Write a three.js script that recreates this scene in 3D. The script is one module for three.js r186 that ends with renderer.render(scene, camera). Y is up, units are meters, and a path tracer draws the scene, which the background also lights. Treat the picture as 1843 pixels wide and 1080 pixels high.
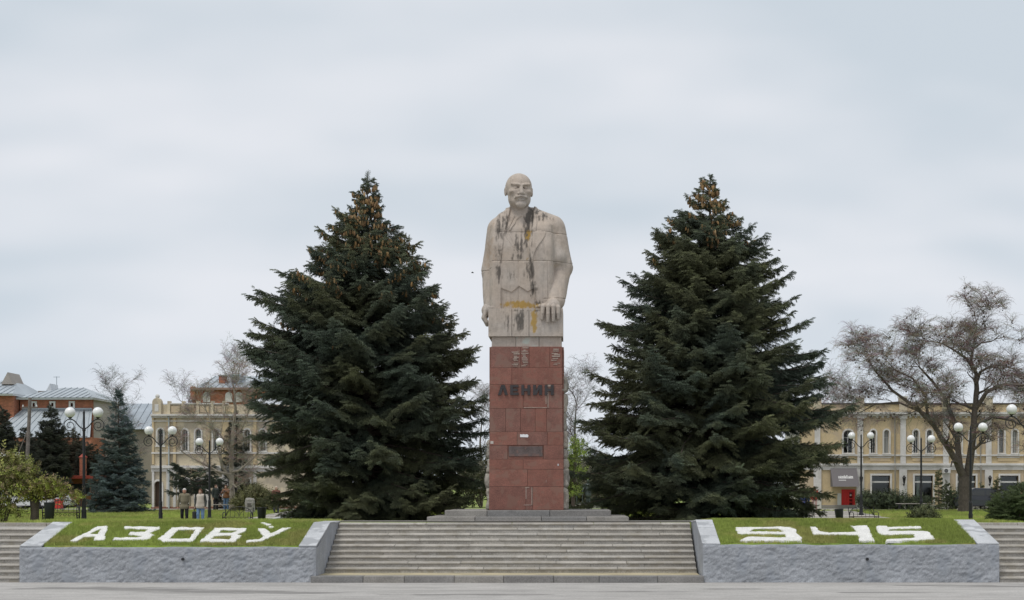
import * as THREE from 'three';
import { RoundedBoxGeometry } from 'three/addons/geometries/RoundedBoxGeometry.js';
import { mergeGeometries } from 'three/addons/utils/BufferGeometryUtils.js';

// ---------------------------------------------------------------- camera, sky, sun, exposure
const F = 2645, EYE = 2.97, VX = 1035, VY = 875;      // focal length in photo pixels, eye height above the street, principal point
const scene = new THREE.Scene();
const camera = new THREE.PerspectiveCamera(2 * Math.atan(VY / F) * 180 / Math.PI, (2 * VX) / (2 * VY), 0.5, 1500);
camera.position.set(0, EYE, 0);
camera.lookAt(0, EYE, -10);
camera.setViewOffset(2 * VX, 2 * VY, 0, 0, 1843, 1080);
camera.updateProjectionMatrix();
scene.add(camera);
const renderer = new THREE.WebGLRenderer({ antialias: true });
renderer.setSize(1024, 600);
renderer.toneMapping = THREE.LinearToneMapping;
renderer.toneMappingExposure = 1.05;
renderer.shadowMap.enabled = true;

// ---------------------------------------------------------------- noise
function rng(seed) { let s = seed | 0; return () => { s = (s + 0x6d2b79f5) | 0; let t = Math.imul(s ^ (s >>> 15), 1 | s); t = (t + Math.imul(t ^ (t >>> 7), 61 | t)) ^ t; return ((t ^ (t >>> 14)) >>> 0) / 4294967296; }; }
const hash3 = (x, y, z) => { let h = Math.imul(x, 374761393) ^ Math.imul(y, 668265263) ^ Math.imul(z, 1274126177); h = Math.imul(h ^ (h >>> 13), 1274126177); return ((h ^ (h >>> 16)) >>> 0) / 4294967296; };
const fade = (t) => t * t * (3 - 2 * t), mix = (a, b, t) => a + (b - a) * t, clamp = (x, a = 0, b = 1) => Math.min(b, Math.max(a, x));
const sstep = (a, b, x) => fade(clamp((x - a) / (b - a)));
function noise(x, y, z = 0) {                       // value noise, 0..1
  const X = Math.floor(x), Y = Math.floor(y), Z = Math.floor(z), u = fade(x - X), v = fade(y - Y), w = fade(z - Z);
  const l = (k) => mix(mix(hash3(X, Y, Z + k), hash3(X + 1, Y, Z + k), u), mix(hash3(X, Y + 1, Z + k), hash3(X + 1, Y + 1, Z + k), u), v);
  return mix(l(0), l(1), w);
}
function fbm(x, y, z = 0, o = 4) { let s = 0, a = 0.5, n = 0; for (let i = 0; i < o; i++) { s += a * noise(x, y, z); n += a; a *= 0.5; x = x * 2.03 + 7.1; y = y * 2.03 + 3.7; z = z * 2.03 + 1.3; } return s / n; }
function tnoise(x, y, p, s = 0) {                   // tileable value noise with period p
  const X = Math.floor(x), Y = Math.floor(y), u = fade(x - X), v = fade(y - Y), m = (a) => ((a % p) + p) % p;
  return mix(mix(hash3(m(X), m(Y), s), hash3(m(X + 1), m(Y), s), u), mix(hash3(m(X), m(Y + 1), s), hash3(m(X + 1), m(Y + 1), s), u), v);
}
function tfbm(u, v, p, o = 4, s = 0) { let r = 0, a = 0.5, n = 0; for (let i = 0; i < o; i++) { r += a * tnoise(u * p, v * p, p, s + i); n += a; a *= 0.5; p *= 2; } return r / n; }

// ---------------------------------------------------------------- overcast sky
{
  const W = 1024, H = 512, data = new Float32Array(W * H * 4);
  for (let j = 0; j < H; j++) for (let i = 0; i < W; i++) {
    const el = ((j + 0.5) / H - 0.5) * Math.PI, az = ((i + 0.5) / W - 0.5) * 2 * Math.PI;
    const y = Math.sin(el), c = Math.cos(el), x = c * Math.cos(az), z = c * Math.sin(az);
    let col;
    if (y < 0) col = [0.33, 0.34, 0.35];
    else {
      const k = 1 / (y + 0.28), px = x * k, pz = z * k;             // a cloud sheet overhead, seen in perspective
      const n = fbm(px * 1.9 + 3.1, pz * 3.4 + 5.2, 0.5, 6), m = fbm(px * 0.9 + 11.3, pz * 1.5 + 1.7, 2.5, 4);
      const t = clamp((n - 0.5) * 3.2 + (m - 0.5) * 2.8 + 0.5);    // 0 blue grey, 1 white
      const lo = [0.572, 0.635, 0.7], hi = [0.77, 0.785, 0.83];
      col = lo.map((a, q) => mix(a, hi[q], t));
      const hz = Math.exp(-y * 9) * 0.55;
      col = col.map((a, q) => mix(a, [0.60, 0.685, 0.765][q], hz));
    }
    const o = (j * W + i) * 4; data[o] = col[0]; data[o + 1] = col[1]; data[o + 2] = col[2]; data[o + 3] = 1;
  }
  const t = new THREE.DataTexture(data, W, H, THREE.RGBAFormat, THREE.FloatType);
  t.mapping = THREE.EquirectangularReflectionMapping; t.magFilter = THREE.LinearFilter; t.minFilter = THREE.LinearFilter; t.wrapS = THREE.RepeatWrapping; t.needsUpdate = true;
  scene.background = t; scene.environment = t;
}
const sun = new THREE.DirectionalLight(new THREE.Color(1, 0.965, 0.9), 1.5);
sun.position.set(-24, 75, -32); sun.target.position.set(-2, 0, -60); scene.add(sun, sun.target);
sun.castShadow = true; sun.shadow.radius = 34; sun.shadow.mapSize.set(4096, 4096);
Object.assign(sun.shadow.camera, { left: -70, right: 70, top: 70, bottom: -70, near: 1, far: 260 });
sun.name = 'sun';

// ---------------------------------------------------------------- helpers
const used = new Map();
function numbered(name) { const n = used.get(name) || 0; used.set(name, n + 1); return n ? name + '_' + String(n).padStart(3, '0') : name; }
function mesh(name, geo, mat, parent) { const m = new THREE.Mesh(geo, mat); m.name = name; m.castShadow = m.receiveShadow = true; parent.add(m); return m; }
function thing(name, label, category, [x, y, z] = [0, 0, 0], turn = 0, group) {
  const o = new THREE.Group(); o.name = numbered(name); o.position.set(x, y, z); o.rotation.y = turn; o.userData = { label, category }; if (group) o.userData.group = group; scene.add(o); return o;
}
function group(name, parent) { const o = new THREE.Group(); o.name = name; parent.add(o); return o; }
function copy(root, [x, y, z], turn, label, grp) { const r = root.clone(); r.name = numbered(root.name.replace(/_\d{3}$/, '')); r.userData = { ...root.userData, label }; if (grp) r.userData.group = grp; r.position.set(x, y, z); r.rotation.y = turn; scene.add(r); return r; }
function structure(name, geo, mat) { const m = mesh(numbered(name), geo, mat, scene); m.userData.kind = 'structure'; return m; }
const px = (x, D) => (x - VX) * D / F, py = (y, D) => EYE - (y - VY) * D / F;      // photo column / row at a depth -> metres
const rgb = (r, g, b) => new THREE.Color().setRGB(r, g, b);

class GB {                                              // collects triangles, tubes and boxes into one geometry
  constructor() { this.p = []; this.n = []; this.c = null; this.i = []; }
  get count() { return this.p.length / 3; }
  v(x, y, z, nx, ny, nz) { this.p.push(x, y, z); this.n.push(nx, ny, nz); return this.count - 1; }
  tri(a, b, c) {
    const ux = b[0] - a[0], uy = b[1] - a[1], uz = b[2] - a[2], vx = c[0] - a[0], vy = c[1] - a[1], vz = c[2] - a[2];
    let x = uy * vz - uz * vy, y = uz * vx - ux * vz, z = ux * vy - uy * vx; const l = Math.hypot(x, y, z) || 1; x /= l; y /= l; z /= l;
    const k = this.v(...a, x, y, z); this.v(...b, x, y, z); this.v(...c, x, y, z); this.i.push(k, k + 1, k + 2);
  }
  quad(a, b, c, d) { this.tri(a, b, c); this.tri(a, c, d); }
  tube(pts, rad, sides = 6, cap = false) {               // pts [[x,y,z]...], rad number or array
    const N = pts.length; let u = null; const rings = [];
    for (let k = 0; k < N; k++) {
      const a = pts[Math.max(0, k - 1)], b = pts[Math.min(N - 1, k + 1)]; let t = [b[0] - a[0], b[1] - a[1], b[2] - a[2]]; const l = Math.hypot(...t) || 1; t = t.map((q) => q / l);
      if (!u) u = Math.abs(t[1]) < 0.9 ? [0, 1, 0] : [1, 0, 0];
      const d = u[0] * t[0] + u[1] * t[1] + u[2] * t[2]; u = [u[0] - d * t[0], u[1] - d * t[1], u[2] - d * t[2]]; const ul = Math.hypot(...u) || 1; u = u.map((q) => q / ul);
      const w = [t[1] * u[2] - t[2] * u[1], t[2] * u[0] - t[0] * u[2], t[0] * u[1] - t[1] * u[0]], r = Array.isArray(rad) ? rad[k] : rad, s = this.count;
      for (let q = 0; q < sides; q++) { const g = q / sides * 2 * Math.PI, cs = Math.cos(g), sn = Math.sin(g), nx = u[0] * cs + w[0] * sn, ny = u[1] * cs + w[1] * sn, nz = u[2] * cs + w[2] * sn; this.v(pts[k][0] + nx * r, pts[k][1] + ny * r, pts[k][2] + nz * r, nx, ny, nz); }
      rings.push(s);
    }
    for (let k = 0; k + 1 < N; k++) for (let q = 0; q < sides; q++) { const a = rings[k] + q, b = rings[k] + (q + 1) % sides, c = rings[k + 1] + q, d = rings[k + 1] + (q + 1) % sides; this.i.push(a, b, d, a, d, c); }
    if (cap) for (const [k, sg] of [[0, -1], [N - 1, 1]]) { const s = rings[k]; for (let q = 1; q + 1 < sides; q++) sg > 0 ? this.i.push(s, s + q, s + q + 1) : this.i.push(s, s + q + 1, s + q); }
  }
  box(x0, x1, y0, y1, z0, z1) {
    const P = (a, b, c) => [a ? x1 : x0, b ? y1 : y0, c ? z1 : z0];
    this.quad(P(0, 0, 1), P(1, 0, 1), P(1, 1, 1), P(0, 1, 1)); this.quad(P(1, 0, 0), P(0, 0, 0), P(0, 1, 0), P(1, 1, 0));
    this.quad(P(1, 0, 1), P(1, 0, 0), P(1, 1, 0), P(1, 1, 1)); this.quad(P(0, 0, 0), P(0, 0, 1), P(0, 1, 1), P(0, 1, 0));
    this.quad(P(0, 1, 1), P(1, 1, 1), P(1, 1, 0), P(0, 1, 0)); this.quad(P(0, 0, 0), P(1, 0, 0), P(1, 0, 1), P(0, 0, 1));
  }
  build(uv = true) { const g = new THREE.BufferGeometry(); g.setAttribute('position', new THREE.Float32BufferAttribute(this.p, 3)); g.setAttribute('normal', new THREE.Float32BufferAttribute(this.n, 3)); g.setIndex(this.i); return uv ? metric(g) : g; }
}
function metric(g, s = 1) {                              // uv in metres, laid on the face that each vertex points along
  const p = g.attributes.position, n = g.attributes.normal, uv = new Float32Array(p.count * 2);
  for (let k = 0; k < p.count; k++) {
    const ax = Math.abs(n.getX(k)), ay = Math.abs(n.getY(k)), az = Math.abs(n.getZ(k)), x = p.getX(k), y = p.getY(k), z = p.getZ(k);
    if (az >= ax && az >= ay) { uv[2 * k] = x * s; uv[2 * k + 1] = y * s; } else if (ax >= ay) { uv[2 * k] = z * s; uv[2 * k + 1] = y * s; } else { uv[2 * k] = x * s; uv[2 * k + 1] = z * s; }
  }
  g.setAttribute('uv', new THREE.BufferAttribute(uv, 2)); return g;
}
function rbox(w, h, d, r = 0.01, jitter) {               // chamfered box, centred, uv in metres
  const g = new RoundedBoxGeometry(w, h, d, 1, Math.min(r, w / 2.1, h / 2.1, d / 2.1)); metric(g);
  if (jitter) { const uv = g.attributes.uv; for (let k = 0; k < uv.count; k++) uv.setXY(k, uv.getX(k) + jitter, uv.getY(k) + jitter * 1.7); }
  return g;
}
const boxAt = (name, x0, x1, y0, y1, z0, z1, mat, parent, r = 0.01) => { const m = mesh(name, rbox(x1 - x0, y1 - y0, z1 - z0, r, (x0 * 0.37 + y0 * 0.71) % 1), mat, parent); m.position.set((x0 + x1) / 2, (y0 + y1) / 2, (z0 + z1) / 2); return m; };

// ---------------------------------------------------------------- implicit surfaces (smooth unions of tapered bones and ellipsoids), meshed with surface nets
function nets(f, mn, mx, c) {
  const nx = Math.ceil((mx[0] - mn[0]) / c) + 1, ny = Math.ceil((mx[1] - mn[1]) / c) + 1, nz = Math.ceil((mx[2] - mn[2]) / c) + 1, val = new Float32Array(nx * ny * nz);
  for (let k = 0, o = 0; k < nz; k++) for (let j = 0; j < ny; j++) for (let i = 0; i < nx; i++, o++) val[o] = f(mn[0] + i * c, mn[1] + j * c, mn[2] + k * c);
  const id = new Int32Array(nx * ny * nz).fill(-1), P = [], I = [], at = (i, j, k) => i + nx * (j + ny * k);
  const E = [[0, 1], [2, 3], [4, 5], [6, 7], [0, 2], [1, 3], [4, 6], [5, 7], [0, 4], [1, 5], [2, 6], [3, 7]];
  for (let k = 0; k + 1 < nz; k++) for (let j = 0; j + 1 < ny; j++) for (let i = 0; i + 1 < nx; i++) {
    const v = []; let m = 0; for (let q = 0; q < 8; q++) { const a = val[at(i + (q & 1), j + ((q >> 1) & 1), k + (q >> 2))]; v.push(a); if (a < 0) m |= 1 << q; }
    if (m === 0 || m === 255) continue;
    let x = 0, y = 0, z = 0, n = 0;
    for (const [a, b] of E) if ((v[a] < 0) !== (v[b] < 0)) { const t = v[a] / (v[a] - v[b]); x += mix(a & 1, b & 1, t); y += mix((a >> 1) & 1, (b >> 1) & 1, t); z += mix(a >> 2, b >> 2, t); n++; }
    id[at(i, j, k)] = P.length / 3; P.push(mn[0] + (i + x / n) * c, mn[1] + (j + y / n) * c, mn[2] + (k + z / n) * c);
  }
  for (let k = 1; k + 1 < nz; k++) for (let j = 1; j + 1 < ny; j++) for (let i = 1; i + 1 < nx; i++) {
    const a = val[at(i, j, k)] < 0;
    const face = (q, w) => { if (w.some((s) => s < 0)) return; q ? I.push(w[0], w[1], w[2], w[0], w[2], w[3]) : I.push(w[0], w[2], w[1], w[0], w[3], w[2]); };
    if (a !== (val[at(i + 1, j, k)] < 0)) face(a, [id[at(i, j - 1, k - 1)], id[at(i, j, k - 1)], id[at(i, j, k)], id[at(i, j - 1, k)]]);
    if (a !== (val[at(i, j + 1, k)] < 0)) face(!a, [id[at(i - 1, j, k - 1)], id[at(i, j, k - 1)], id[at(i, j, k)], id[at(i - 1, j, k)]]);
    if (a !== (val[at(i, j, k + 1)] < 0)) face(a, [id[at(i - 1, j - 1, k)], id[at(i, j - 1, k)], id[at(i, j, k)], id[at(i - 1, j, k)]]);
  }
  const g = new THREE.BufferGeometry(); g.setAttribute('position', new THREE.Float32BufferAttribute(P, 3)); g.setIndex(I);
  const N = new Float32Array(P.length), e = c * 0.5;
  for (let q = 0; q < P.length; q += 3) { const x = P[q], y = P[q + 1], z = P[q + 2]; let a = f(x + e, y, z) - f(x - e, y, z), b = f(x, y + e, z) - f(x, y - e, z), d = f(x, y, z + e) - f(x, y, z - e); const l = Math.hypot(a, b, d) || 1; N[q] = a / l; N[q + 1] = b / l; N[q + 2] = d / l; }
  g.setAttribute('normal', new THREE.BufferAttribute(N, 3));
  return metric(g);
}
const smin = (a, b, k) => { if (k <= 0) return Math.min(a, b); const h = Math.max(k - Math.abs(a - b), 0) / k; return Math.min(a, b) - h * h * k * 0.25; };
function bone(px_, py_, pz_, A, B, ra, rb) { const bx = B[0] - A[0], by = B[1] - A[1], bz = B[2] - A[2], ax = px_ - A[0], ay = py_ - A[1], az = pz_ - A[2]; const t = clamp((ax * bx + ay * by + az * bz) / (bx * bx + by * by + bz * bz || 1)); return Math.hypot(ax - bx * t, ay - by * t, az - bz * t) - mix(ra, rb, t); }
function ell(x, y, z, C, R) { const a = (x - C[0]) / R[0], b = (y - C[1]) / R[1], c = (z - C[2]) / R[2], k0 = Math.hypot(a, b, c), k1 = Math.hypot(a / R[0], b / R[1], c / R[2]); return k1 > 1e-9 ? k0 * (k0 - 1) / k1 : -Math.min(...R); }
function rb(x, y, z, C, H, r) { const a = Math.abs(x - C[0]) - H[0] + r, b = Math.abs(y - C[1]) - H[1] + r, c = Math.abs(z - C[2]) - H[2] + r; return Math.hypot(Math.max(a, 0), Math.max(b, 0), Math.max(c, 0)) + Math.min(Math.max(a, b, c), 0) - r; }
// list of [kind, ...]: ['b', A, B, ra, rb, k], ['e', C, R, k], ['-e', C, R, k]
function blobField(list) {
  return (x, y, z) => { let d = 9; for (const q of list) { if (q[0] === 'b') d = smin(d, bone(x, y, z, q[1], q[2], q[3], q[4]), q[5]); else if (q[0] === 'e') d = smin(d, ell(x, y, z, q[1], q[2]), q[3]); else d = -smin(-d, ell(x, y, z, q[1], q[2]), q[3]); } return d; };
}
function blob(list, cell, extra = 0.06) {
  const mn = [9, 9, 9], mx = [-9, -9, -9];
  for (const q of list) if (q[0] === 'b') for (const [P, r] of [[q[1], q[3]], [q[2], q[4]]]) for (let k = 0; k < 3; k++) { mn[k] = Math.min(mn[k], P[k] - r); mx[k] = Math.max(mx[k], P[k] + r); } else if (q[0] === 'e') for (let k = 0; k < 3; k++) { mn[k] = Math.min(mn[k], q[1][k] - q[2][k]); mx[k] = Math.max(mx[k], q[1][k] + q[2][k]); }
  return nets(blobField(list), mn.map((q) => q - extra), mx.map((q) => q + extra), cell);
}

// ---------------------------------------------------------------- materials
function tex(size, fn, { srgb = true, tile = 1, h = size } = {}) {      // fn(u, v) -> [r, g, b] linear (colour) or a number (data); tile = metres per repeat
  const d = new Uint8Array(size * h * 4);
  const enc = (x) => Math.round(255 * clamp(x <= 0.0031308 ? 12.92 * x : 1.055 * Math.pow(x, 1 / 2.4) - 0.055));
  for (let j = 0; j < h; j++) for (let i = 0; i < size; i++) { const c = fn((i + 0.5) / size, (j + 0.5) / h), o = (j * size + i) * 4; if (typeof c === 'number') d[o] = d[o + 1] = d[o + 2] = Math.round(255 * clamp(c)); else { d[o] = srgb ? enc(c[0]) : 255 * c[0]; d[o + 1] = srgb ? enc(c[1]) : 255 * c[1]; d[o + 2] = srgb ? enc(c[2]) : 255 * c[2]; } d[o + 3] = 255; }
  const t = new THREE.DataTexture(d, size, h); t.wrapS = t.wrapT = THREE.RepeatWrapping; t.magFilter = THREE.LinearFilter; t.minFilter = THREE.LinearMipmapLinearFilter; t.generateMipmaps = true;
  if (srgb) t.colorSpace = THREE.SRGBColorSpace; t.repeat.set(1 / tile, 1 / tile); t.needsUpdate = true; return t;
}
const std = (o) => new THREE.MeshStandardMaterial({ roughness: 0.85, ...o });
function tinted(map, c, o = {}) { return std({ map, color: c, ...o }); }
const grey = (c, a) => [c[0] * a, c[1] * a, c[2] * a];
// mottled mineral surface: base colour, strength of coarse and fine variation
function mineral(base, { coarse = 0.25, fine = 0.2, speck = 0, tile = 3, size = 512, seed = 1, stain = null } = {}) {
  return tex(size, (u, v) => {
    const a = tfbm(u, v, 4, 5, seed), b = tnoise(u * size / 3, v * size / 3, Math.round(size / 3), seed + 40); let k = 1 + (a - 0.5) * 2 * coarse + (b - 0.5) * 2 * fine, c = grey(base, k);
    if (speck) { const s = hash3(Math.floor(u * size / 2), Math.floor(v * size / 2), seed + 9); if (s < speck) c = grey(c, 0.55); else if (s > 1 - speck) c = grey(c, 1.35); }
    if (stain) { const s = sstep(0.55, 0.7, tfbm(u, v, 6, 4, seed + 17)); c = c.map((q, i) => mix(q, stain[i], s)); }
    return c;
  }, { tile });
}
const grain = tex(256, (u, v) => 0.5 * tfbm(u, v, 16, 4, 71) + 0.5 * tnoise(u * 128, v * 128, 128, 5), { srgb: false, tile: 1.5 });
const BUMP = { bumpMap: grain, bumpScale: 0.012 };
const M = {
  step: [0, 1, 2, 3].map((k) => std({ map: mineral([[0.385, 0.358, 0.318], [0.405, 0.378, 0.338], [0.37, 0.345, 0.308], [0.395, 0.372, 0.338]][k], { coarse: 0.24, fine: 0.24, tile: 1.7, size: 256, seed: 3 + k, stain: [0.33, 0.3, 0.255] }), ...BUMP })),
  slab: [0, 1, 2].map((k) => std({ map: mineral([[0.235, 0.225, 0.215], [0.27, 0.255, 0.235], [0.21, 0.205, 0.2]][k], { coarse: 0.28, fine: 0.2, tile: 1.9, size: 256, seed: 23 + k }), ...BUMP })),
  landing: std({ map: mineral([0.44, 0.38, 0.25], { coarse: 0.25, fine: 0.2, tile: 2.3, seed: 31 }), ...BUMP }),
  plaster: std({ map: mineral([0.345, 0.36, 0.387], { coarse: 0.26, fine: 0.18, tile: 3.1, seed: 41, stain: [0.3, 0.32, 0.35] }), ...BUMP, roughness: 0.9 }),
  cap: std({ map: mineral([0.5, 0.51, 0.525], { coarse: 0.18, fine: 0.14, tile: 2.7, seed: 47, stain: [0.36, 0.37, 0.385] }), ...BUMP, roughness: 0.9 }),
  soil: std({ map: mineral([0.075, 0.085, 0.03], { coarse: 0.5, fine: 0.4, tile: 3, seed: 51 }) }),
  paving: std({ map: mineral([0.33, 0.31, 0.28], { coarse: 0.25, fine: 0.2, tile: 5, seed: 53 }), ...BUMP }),
  white: std({ map: mineral([0.72, 0.71, 0.68], { coarse: 0.12, fine: 0.2, speck: 0.04, tile: 0.9, size: 256, seed: 57 }), ...BUMP, roughness: 0.95 }),
  black: std({ color: rgb(0.012, 0.012, 0.013), roughness: 0.45 }),
  globe: new THREE.MeshPhysicalMaterial({ color: rgb(0.84, 0.84, 0.83), roughness: 0.28, clearcoat: 0.25 }),
  bark: std({ map: mineral([0.095, 0.075, 0.058], { coarse: 0.4, fine: 0.35, tile: 1, size: 256, seed: 61 }), roughness: 0.95 }),
};
// ================================================================ the setting
const TOP = 1.74;                                        // level of the terrace at the head of the stairs
const SX0 = -8.0, SX1 = 3.9;                             // central staircase
const lerpTable = (t, x) => { if (x <= t[0][0]) return t[0][1]; for (let k = 1; k < t.length; k++) if (x <= t[k][0]) return mix(t[k - 1][1], t[k][1], fade((x - t[k - 1][0]) / (t[k][0] - t[k - 1][0]))); return t[t.length - 1][1]; };
function hgt(x, D) {                                     // ground level at x, D metres from the camera
  const mid = lerpTable([[50, 1.74], [52.5, 1.7], [58, 1.49], [66, 1.14], [76, 1.1], [94, 1.35], [95, 1.35]], D);
  const side = lerpTable([[50, 1.6], [58, 1.4], [66, 1.14], [76, 1.1], [94, 1.35], [95, 1.35]], D);
  return mix(mid, side, sstep(1, 4, Math.max(-17 - x, x - 13)));
}
// street: pale worn asphalt with dark damp and oil patches
{
  const patches = [[-14.1, 42.7, 2.0, 0.5], [-12.3, 42.2, 1.6, 0.4], [-9.8, 41.3, 2.2, 0.6], [-8.3, 40.9, 1.6, 0.4], [4.6, 42.4, 0.8, 0.3], [10.9, 44.0, 1.7, 0.3], [12.6, 43.5, 1.6, 0.3], [-3, 40.2, 2.0, 0.25], [1.5, 41.3, 1.6, 0.2], [8.6, 41.0, 1.6, 0.25]];
  const map = tex(2048, (u, v) => {
    const x = (u - 0.5) * 64, D = 48 - v * 16, n = fbm(x * 0.35, D * 1.3, 3, 3), f = hash3(Math.floor(u * 2048), Math.floor(v * 512), 5), w = noise(x * 2.2, D * 6, 8);
    let k = 1 + (n - 0.5) * 0.34 + (f - 0.5) * 0.3 + (w - 0.5) * 0.2, c = [0.40 * k, 0.382 * k, 0.362 * k], s = 0, e = -1;
    for (const [a, b, rx, rz] of patches) { const r = Math.hypot((x - a) / rx, (D - b) / rz); if (r < 2.2) { if (e < 0) e = (fbm(x * 1.3, D * 5, 2, 4) - 0.5) * 1.6; s = Math.max(s, sstep(1.15, 0.75, r + e)); } }
    const dirt = sstep(0.56, 0.68, fbm(x * 0.5 + 4, D * 2.4, 6, 3)) * 0.3;
    return c.map((q, i) => mix(mix(q, [0.27, 0.255, 0.24][i], dirt), [0.2, 0.19, 0.18][i], s * 0.85));
  }, { h: 512 });
  map.wrapS = map.wrapT = THREE.MirroredRepeatWrapping; map.repeat.set(1 / 64, 1 / 16); map.offset.set(0.5, 48 / 16);
  const g = new THREE.PlaneGeometry(900, 700, 1, 1); g.rotateX(-Math.PI / 2); g.translate(0, 0, 260); metric(g);
  const uv = g.attributes.uv, p = g.attributes.position; for (let k = 0; k < p.count; k++) uv.setXY(k, p.getX(k), p.getZ(k));
  structure('street', g, std({ map, bumpMap: grain, bumpScale: 0.006, roughness: 0.92 }));
}
const turf = std({ map: tex(1024, (u, v) => { const a = tfbm(u, v, 6, 6, 81), b = tfbm(u, v, 40, 3, 84), d = sstep(0.55, 0.72, tfbm(u, v, 9, 4, 88)); return [mix(0.2, 0.27, d) * (0.6 + a * 0.8) * (0.7 + b * 0.6), mix(0.27, 0.27, d) * (0.6 + a * 0.8) * (0.7 + b * 0.6), mix(0.05, 0.085, d) * (0.6 + a * 0.8)]; }, { tile: 14 }), roughness: 1 });
{
  const xs = [-420, -260, -170, -130]; for (let x = -110; x <= 110; x += 1.4) xs.push(x); xs.push(130, 170, 260, 420);
  const ds = []; for (let d = 50.05; d < 104; d += 0.8) ds.push(d); ds[0] = 50.049; ds.splice(1, 0, 50.05); ds.push(110, 120, 135, 150, 200, 300, 500, 900);
  const g = new THREE.BufferGeometry(), P = [], I = [];
  for (const d of ds) for (const x of xs) P.push(x, (d < 50.0495 ? -1.6 : 0) + hgt(x, d) + (d < 104 ? (noise(x * 0.6, d * 0.6, 1) - 0.5) * 0.03 : 0), -d);
  const n = xs.length; for (let j = 0; j + 1 < ds.length; j++) for (let i = 0; i + 1 < n; i++) { const a = j * n + i; I.push(a, a + 1, a + n + 1, a, a + n + 1, a + n); }
  g.setAttribute('position', new THREE.Float32BufferAttribute(P, 3)); g.setIndex(I); g.computeVertexNormals(); metric(g);
  structure('ground', g, turf);
}
function sheet(name, x0, x1, d0, d1, lift, mat, step = 1) {           // a paved sheet that follows the ground
  const nx = Math.max(1, Math.round((x1 - x0) / step)), nd = Math.max(1, Math.round((d1 - d0) / 0.8)), P = [], I = [];
  for (let j = 0; j <= nd; j++) for (let i = 0; i <= nx; i++) { const x = mix(x0, x1, i / nx), d = mix(d0, d1, j / nd); P.push(x, hgt(x, d) + lift, -d); }
  for (let j = 0; j < nd; j++) for (let i = 0; i < nx; i++) { const a = j * (nx + 1) + i; I.push(a, a + 1, a + nx + 2, a, a + nx + 2, a + nx + 1); }
  const g = new THREE.BufferGeometry(); g.setAttribute('position', new THREE.Float32BufferAttribute(P, 3)); g.setIndex(I); g.computeVertexNormals(); metric(g);
  return structure(name, g, mat);
}
sheet('plaza', -9.2, 5.2, 50.08, 55.5, 0.03, M.paving);
sheet('path', -60, 60, 66.5, 75.5, 0.03, M.paving, 2);
sheet('path', -90, 90, 95, 103.6, 0.03, M.paving, 2);

// ---------------------------------------------------------------- stairs: every stone its own piece
const R0 = rng(11);
function stoneRow(parent, name, x0, x1, y0, y1, zFront, depth, mats, wide = [1.2, 2.6], r = 0.03) {
  let x = x0, k = 0;
  while (x < x1 - 0.01) {
    let w = mix(wide[0], wide[1], R0()); if (x1 - x - w < wide[0] * 0.5) w = x1 - x;
    const dy = (R0() - 0.5) * 0.008, dz = (R0() - 0.5) * 0.014, g = rbox(w - 0.008, y1 - y0 - 0.004, depth, r, R0() * 5);
    const m = mesh(name, g, mats[Math.floor(R0() * mats.length)], parent); m.position.set(x + w / 2, (y0 + y1) / 2 + dy, zFront - depth / 2 + dz); m.rotation.z = (R0() - 0.5) * 0.003; x += w; k++;
  }
}
{
  const st = thing('staircase', 'wide central stone staircase climbing from the street to the monument', 'staircase', [0, 0, 0]);
  stoneRow(st, 'kerb_stone', SX0 - 0.12, SX1 + 0.06, -0.05, 0.205, -45.12, 0.5, M.slab, [1.2, 2.0], 0.02);
  const land = mesh('landing', rbox(SX1 - SX0 - 0.02, 0.2, 1.9, 0.01), M.landing, st); land.position.set((SX0 + SX1) / 2, 0.1, -46.56);
  for (let k = 0; k < 9; k++) { const y = 0.205 + k * 0.1706; steps(st, SX0 + 0.01, SX1 - 0.01, y, y + 0.1706, 46.9 + k * 0.3375, 0.3375); }
  const gb = new GB(); for (let k = 0; k < 9; k++) { const y = 0.2 + k * 0.1706; gb.box(SX0 + 0.05, SX1 - 0.05, -0.1, y + 0.07, -50.4, -(47.04 + k * 0.3375)); }
  mesh('stair_core', gb.build(), M.soil, st);
}
// one step: riser stones under tread slabs that pitch forward to shed rain
function steps(t, x0, x1, y0, y1, D, run) {
  const drop = 0.036; stoneRow(t, 'step_stone', x0, x1, y0 - 0.02, y1 - drop - 0.045, -(D + 0.034), 0.345, M.step, [1.6, 3.2], 0.004);
  const from = t.children.length; stoneRow(t, 'tread_slab', x0, x1, y1 - drop / 2 - 0.05, y1 - drop / 2, -D, run + 0.03, M.step, [1.6, 3.2], 0.016); for (const m of t.children.slice(from)) m.rotation.x = drop / run;
}
function sideStairs(x0, x1, h, label) {
  const st = thing('staircase', label, 'staircase'), rise = h / 9;
  for (let k = 0; k < 9; k++) steps(st, x0, x1, k * rise, (k + 1) * rise, 45.35 + k * 0.3625, k === 8 ? 0.5 : 0.3625);
  const gb = new GB(); for (let k = 0; k < 9; k++) gb.box(x0 + 0.02, x1 - 0.02, -0.1, (k + 1) * rise - 0.11, -50.2, -(45.52 + k * 0.3625)); mesh('stair_core', gb.build(), M.soil, st);
  const l = mesh('landing', rbox(x1 - x0 - 0.02, 0.12, 1.5, 0.01), M.paving, st); l.position.set((x0 + x1) / 2, h - 0.062, -49.56);
}
sideStairs(-34, -17.16, 1.6, 'stone side staircase beside the bank with the white word');
sideStairs(13.12, 30, 1.64, 'stone side staircase beside the bank with the white number');

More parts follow.
